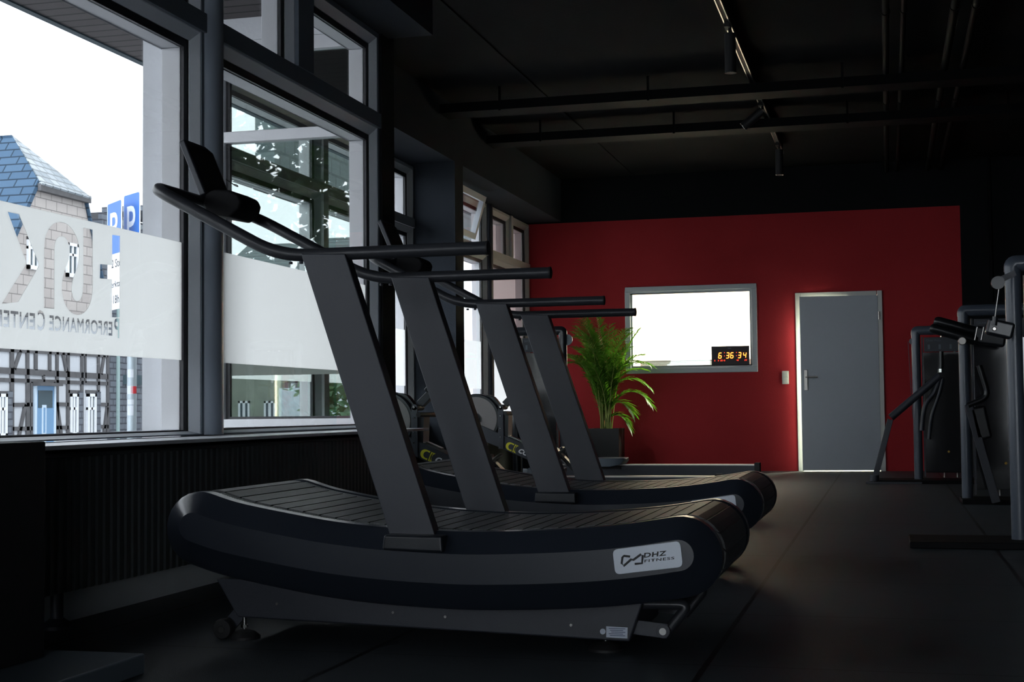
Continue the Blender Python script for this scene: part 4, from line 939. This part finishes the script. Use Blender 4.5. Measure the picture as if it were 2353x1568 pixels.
def plate(x0, y0p, x1, y1p, hgt, name='sign_plate', dxx=-.10, mt='signblue'):
    A_ = onX(x0, y0p, -9.0 + dxx); B_ = onZ(x1, y1p, A_.z); B_.z = A_.z
    n = (B_ - A_).cross(Vector((0, 0, 1))).normalized()
    c = [A_, B_, B_ - Vector((0, 0, hgt)), A_ - Vector((0, 0, hgt))]; r_ = rounded(c, .04, 4)
    o = MB().loft([r_, [p - n * .006 for p in r_]]).build(name, M['signwhite'], sg)
    cc = [A_.lerp(B_, .04) - Vector((0, 0, .02)), B_.lerp(A_, .04) - Vector((0, 0, .02)), B_.lerp(A_, .04) - Vector((0, 0, hgt - .02)), A_.lerp(B_, .04) - Vector((0, 0, hgt - .02))]; r_ = [p + n * .001 for p in rounded(cc, .03, 4)]
    MB().loft([r_, [p + n * .002 for p in r_]]).build('sign_face', M[mt], o)
    return o, A_, (B_ - A_), n
def letter(o, A_, D, n, txt, u, v, wd, hg, m='signwhite'):
    me = text_mesh(txt, .1, 0, bold=.001); fit(me, A_ + D * u - Vector((0, 0, v)) + n * .0045, D, (0, 0, 1), wd, hg); finish('lettering', me, M[m], o)
o, A_, D, n = plate(246.5, 468, 280, 454.5, .66); letter(o, A_, D, n, 'P', .24, .52, D.length * .50, .38)
o, A_, D, n = plate(284, 448, 322, 436.5, .70, dxx=.12); letter(o, A_, D, n, 'P', .24, .60, D.length * .50, .44)
o, A_, D, n = plate(247, 573, 287, 560, .40, mt='signwhite'); letter(o, A_, D, n, '2 Std.', .26, .25, D.length * .6, .10, 'ink')
o, A_, D, n = plate(247, 636, 287, 624, .42, mt='signwhite'); letter(o, A_, D, n, 'werktags', .04, .18, D.length * .92, .10, 'ink'); letter(o, A_, D, n, '8-18h', .10, .35, D.length * .6, .10, 'ink')
MB().tube([(sx_ - .02, sy_ - .3, ztop - .35), (sx_ - .02, sy_ + .25, ztop - .35)], .03, 8).build('sign_bracket', M['galv'], sg)
# --- parked car
cy0 = onX(28, 1003, -10.2).y
ca = empty('car', (-10.2, cy0 - 2.1, GZ), 'white car parked across the street, only the end of its roof above the sill', 'car')
prof_ = [(0, .35), (.05, .62), (.5, .78), (1.1, .85), (1.75, 1.35), (2.4, 1.43), (3.3, 1.38), (3.95, .98), (4.2, .85), (4.25, .35)]
mb = MB(); secs = []
for s, k in ((-.86, .92), (-.80, 1), (.80, 1), (.86, .92)): secs.append([Vector((-10.2 + s * (1 if z < 1 else .82), cy0 - y + .6, GZ + (z if z < .5 else z * k if s in (-.86, .86) else z))) for y, z in prof_])
mb.loft(secs); mb.build('body', M['car'], ca, bevel=.05, seg=3)
for y in (.8, 3.4):
    for s in (-.82, .82): MB().lathe((-10.2 + s, cy0 - y + .6, GZ + .31), [(.2, -.1), (.31, -.09), (.31, .09), (.2, .1)], 24, axis=0).build('wheel', M['rubber'], ca, smooth=True)
MB().prism([(cy0 - 1.25 + .6, GZ + .92), (cy0 - 1.8 + .6, GZ + 1.3), (cy0 - 3.2 + .6, GZ + 1.3), (cy0 - 3.7 + .6, GZ + .98)], 0, -9.42, -9.40).build('side_window', M['darkglass'], ca)
# --- slate clad oriel of the next building, stone house, white house, greenery
yo = 15.55
orl = empty('building', (-8.0, yo + 6, 3.2), 'slate-clad upper storey jutting out, seen through the side window', 'building')
MB().box((-7.25, yo, 3.44), (-7.0, yo + 14, 6.4)).build('slate_wall', M['slate_teal'], orl)
MB().box((-7.26, yo - .03, 3.40), (-6.98, yo + 14, 3.46)).build('bottom_trim', M['timber'], orl)
sh = empty('house', (-16, 40, GZ), 'rough stone house with two small white windows, low in the treadmill window', 'house')
SX0, SX1 = onY(490, 900, 38).x, onY(655, 900, 38).x; zr = onY(600, 562, 41).z
MB().box((SX0, 38, GZ), (SX1, 44, zr - 1.6)).build('stone_wall', M['stone'], sh)
MB().prism([(37.7, zr - 1.7), (41, zr), (44.3, zr - 1.7)], 0, SX0 - .3, SX1 + .6).build('roof', M['slate_teal'], sh)
for x0, x1 in ((549, 575), (608, 634)):
    A_, B_ = onY(x0, 922, 38), onY(x1, 976, 38); f = MB(); f.box((A_.x, 37.95, B_.z), (B_.x, 38, B_.z + .12)).box((A_.x, 37.95, B_.z), (A_.x + .06, 38, A_.z)).box((B_.x - .06, 37.95, B_.z), (B_.x, 38, A_.z)).box((A_.x, 37.95, A_.z - .06), (B_.x, 38, A_.z)).box(((A_.x + B_.x) / 2 - .04, 37.95, B_.z), ((A_.x + B_.x) / 2 + .04, 38, A_.z))
    o = f.build('window', M['signwhite'], sh); MB().box((A_.x, 37.97, B_.z), (B_.x, 37.99, A_.z)).build('pane', M['darkglass'], o)
wh = empty('house', (-11, 36, GZ), 'white half-timbered house with a balcony beside the stone house', 'house')
WX0_, WX1_ = onY(662, 900, 34).x, onY(760, 900, 34).x
MB().box((WX0_, 34, GZ), (WX1_, 40, 3.4)).build('wall', M['infill'], wh)
mb = MB()
for z in (.55, 1.5, 2.6): mb.box((WX0_, 33.95, z), (WX1_, 34, z + .14))
for k in range(5): x = WX0_ + (WX1_ - WX0_) * k / 4; mb.box((x - .07, 33.95, .55), (x + .07, 34, 3.4))
mb.build('timber_frame', M['timber'], wh)
MB().box((WX0_ + .1, 33.2, .55), (WX0_ + 1.6, 34, .67)).box((WX0_ + .1, 33.2, .67), (WX0_ + 1.6, 33.26, 1.35)).build('balcony', M['galv'], wh)
MB().prism([(33.6, 3.4), (37, 5.6), (40.4, 3.4)], 0, WX0_ - .3, WX1_ + .3).build('roof', M['slate_teal'], wh)
def foliage(c, rad, n, m, size, parent, name='foliage', seed=1, trunk=None):
    r_ = random.Random(seed); mb = MB(); c = Vector(c); blobs = [(c + Vector((r_.uniform(-1, 1) * rad.x * .65, r_.uniform(-1, 1) * rad.y * .65, r_.uniform(-1, 1) * rad.z * .65)), r_.uniform(.3, .55)) for _ in range(16)]
    for _ in range(n):
        b, k = r_.choice(blobs); v = Vector((r_.gauss(0, 1), r_.gauss(0, 1), r_.gauss(0, 1))).normalized() * r_.uniform(.6, 1)
        p = b + Vector((v.x * rad.x * k, v.y * rad.y * k, v.z * rad.z * k)); a = Vector((r_.gauss(0, 1), r_.gauss(0, 1), r_.gauss(0, .6))).normalized(); bb_ = a.cross(Vector((r_.gauss(0, 1), r_.gauss(0, 1), r_.gauss(0, 1)))).normalized()
        s = size * r_.uniform(.6, 1.3); mb.quad(p - a * s, p + bb_ * s * .5, p + a * s, p - bb_ * s * .5)
    return mb.build(name, m, parent)
tr = empty('tree', (-10.9, -8, GZ), 'dark leafy street tree mirrored in the side window glass', 'tree')
foliage((-10.6, -8, 5.6), Vector((4.6, 2.6, 4.2)), 9000, M['tree'], .17, tr)
MB().tube([(-10.9, -8, GZ), (-10.8, -8, 2), (-10.7, -8, 4.5), (-10.6, -8, 6)], [.22, .18, .13, .06], 10).build('trunk', M['bark'], tr, smooth=True)
bu = empty('bush', (-6.6, 19, GZ), 'green bush outside, low behind the posts of the treadmills', 'bush')
foliage((onY(805, 920, 19).x, 19, .45), Vector((.9, .8, 1.3)), 1500, M['bush'], .09, bu, seed=4)
MB().tube([(onY(805, 920, 19).x, 19, GZ), (onY(805, 920, 19).x, 19, .3)], .05, 8).build('stem', M['bark'], bu, smooth=True)

hg = empty('added_hedge', (-9.5, -9.5, GZ), 'dark foliage added below the street tree to block glow mirrored in the side window glass', 'added_hedge')
foliage((-9.5, -9.5, .9), Vector((5.0, .9, 1.9)), 6000, M['tree'], .16, hg, seed=9)  # added out of direct view to block low sky glow in the glass
MB().box((-13.5, -9.9, GZ), (-5.5, -9.2, 1.9)).build('branches', M['bark'], hg)
# ------------------------------------------------------------------ camera, world, render
cam = bpy.data.cameras.new('camera'); cam.sensor_width = 36; cam.lens = F / 2353 * 36; cam.clip_end = 400; cam.clip_start = .05
co = bpy.data.objects.new('camera', cam); COL.objects.link(co)
mw = Matrix([[*ROT[0], 0], [*ROT[1], 0], [*ROT[2], EYE], [0, 0, 0, 1]]); co.matrix_world = mw
sc.camera = co
w = bpy.data.worlds.new('world'); sc.world = w; w.use_nodes = True; nt = w.node_tree
bg = nt.nodes['Background']; bg.inputs['Color'].default_value = (.86, .93, 1.0, 1); bg.inputs['Strength'].default_value = 1
tc = nt.nodes.new('ShaderNodeTexCoord'); dp = nt.nodes.new('ShaderNodeVectorMath'); dp.operation = 'DOT_PRODUCT'; gl = Vector((-.14, -.95, .27)).normalized(); dp.inputs[1].default_value = gl
cl_ = nt.nodes.new('ShaderNodeMath'); cl_.operation = 'MAXIMUM'; cl_.inputs[1].default_value = 0
pw = nt.nodes.new('ShaderNodeMath'); pw.operation = 'POWER'; pw.inputs[1].default_value = 5
ma = nt.nodes.new('ShaderNodeMath'); ma.operation = 'MULTIPLY_ADD'; ma.inputs[1].default_value = 9.0; ma.inputs[2].default_value = 2.5
nt.links.new(tc.outputs['Generated'], dp.inputs[0]); nt.links.new(dp.outputs['Value'], cl_.inputs[0]); nt.links.new(cl_.outputs[0], pw.inputs[0]); nt.links.new(pw.outputs[0], ma.inputs[0]); nt.links.new(ma.outputs[0], bg.inputs['Strength'])
sun = bpy.data.lights.new('sun', 'SUN'); sun.energy = .8; sun.angle = math.radians(20); sun.color = (1, .96, .9)
so_ = bpy.data.objects.new('sun', sun); COL.objects.link(so_); so_.rotation_euler = (math.radians(38), 0, math.radians(60)); so_.location = (0, 0, 20)
vs = sc.view_settings; vs.view_transform = 'Standard'; vs.look = 'None'; vs.gamma = 1; vs.exposure = 0; vs.use_curve_mapping = False
cy = sc.cycles; cy.use_denoising = True; cy.max_bounces = 10; cy.diffuse_bounces = 5; cy.glossy_bounces = 5; cy.transmission_bounces = 8; cy.transparent_max_bounces = 24
cy.sample_clamp_indirect = 4; cy.caustics_reflective = False; cy.caustics_refractive = False
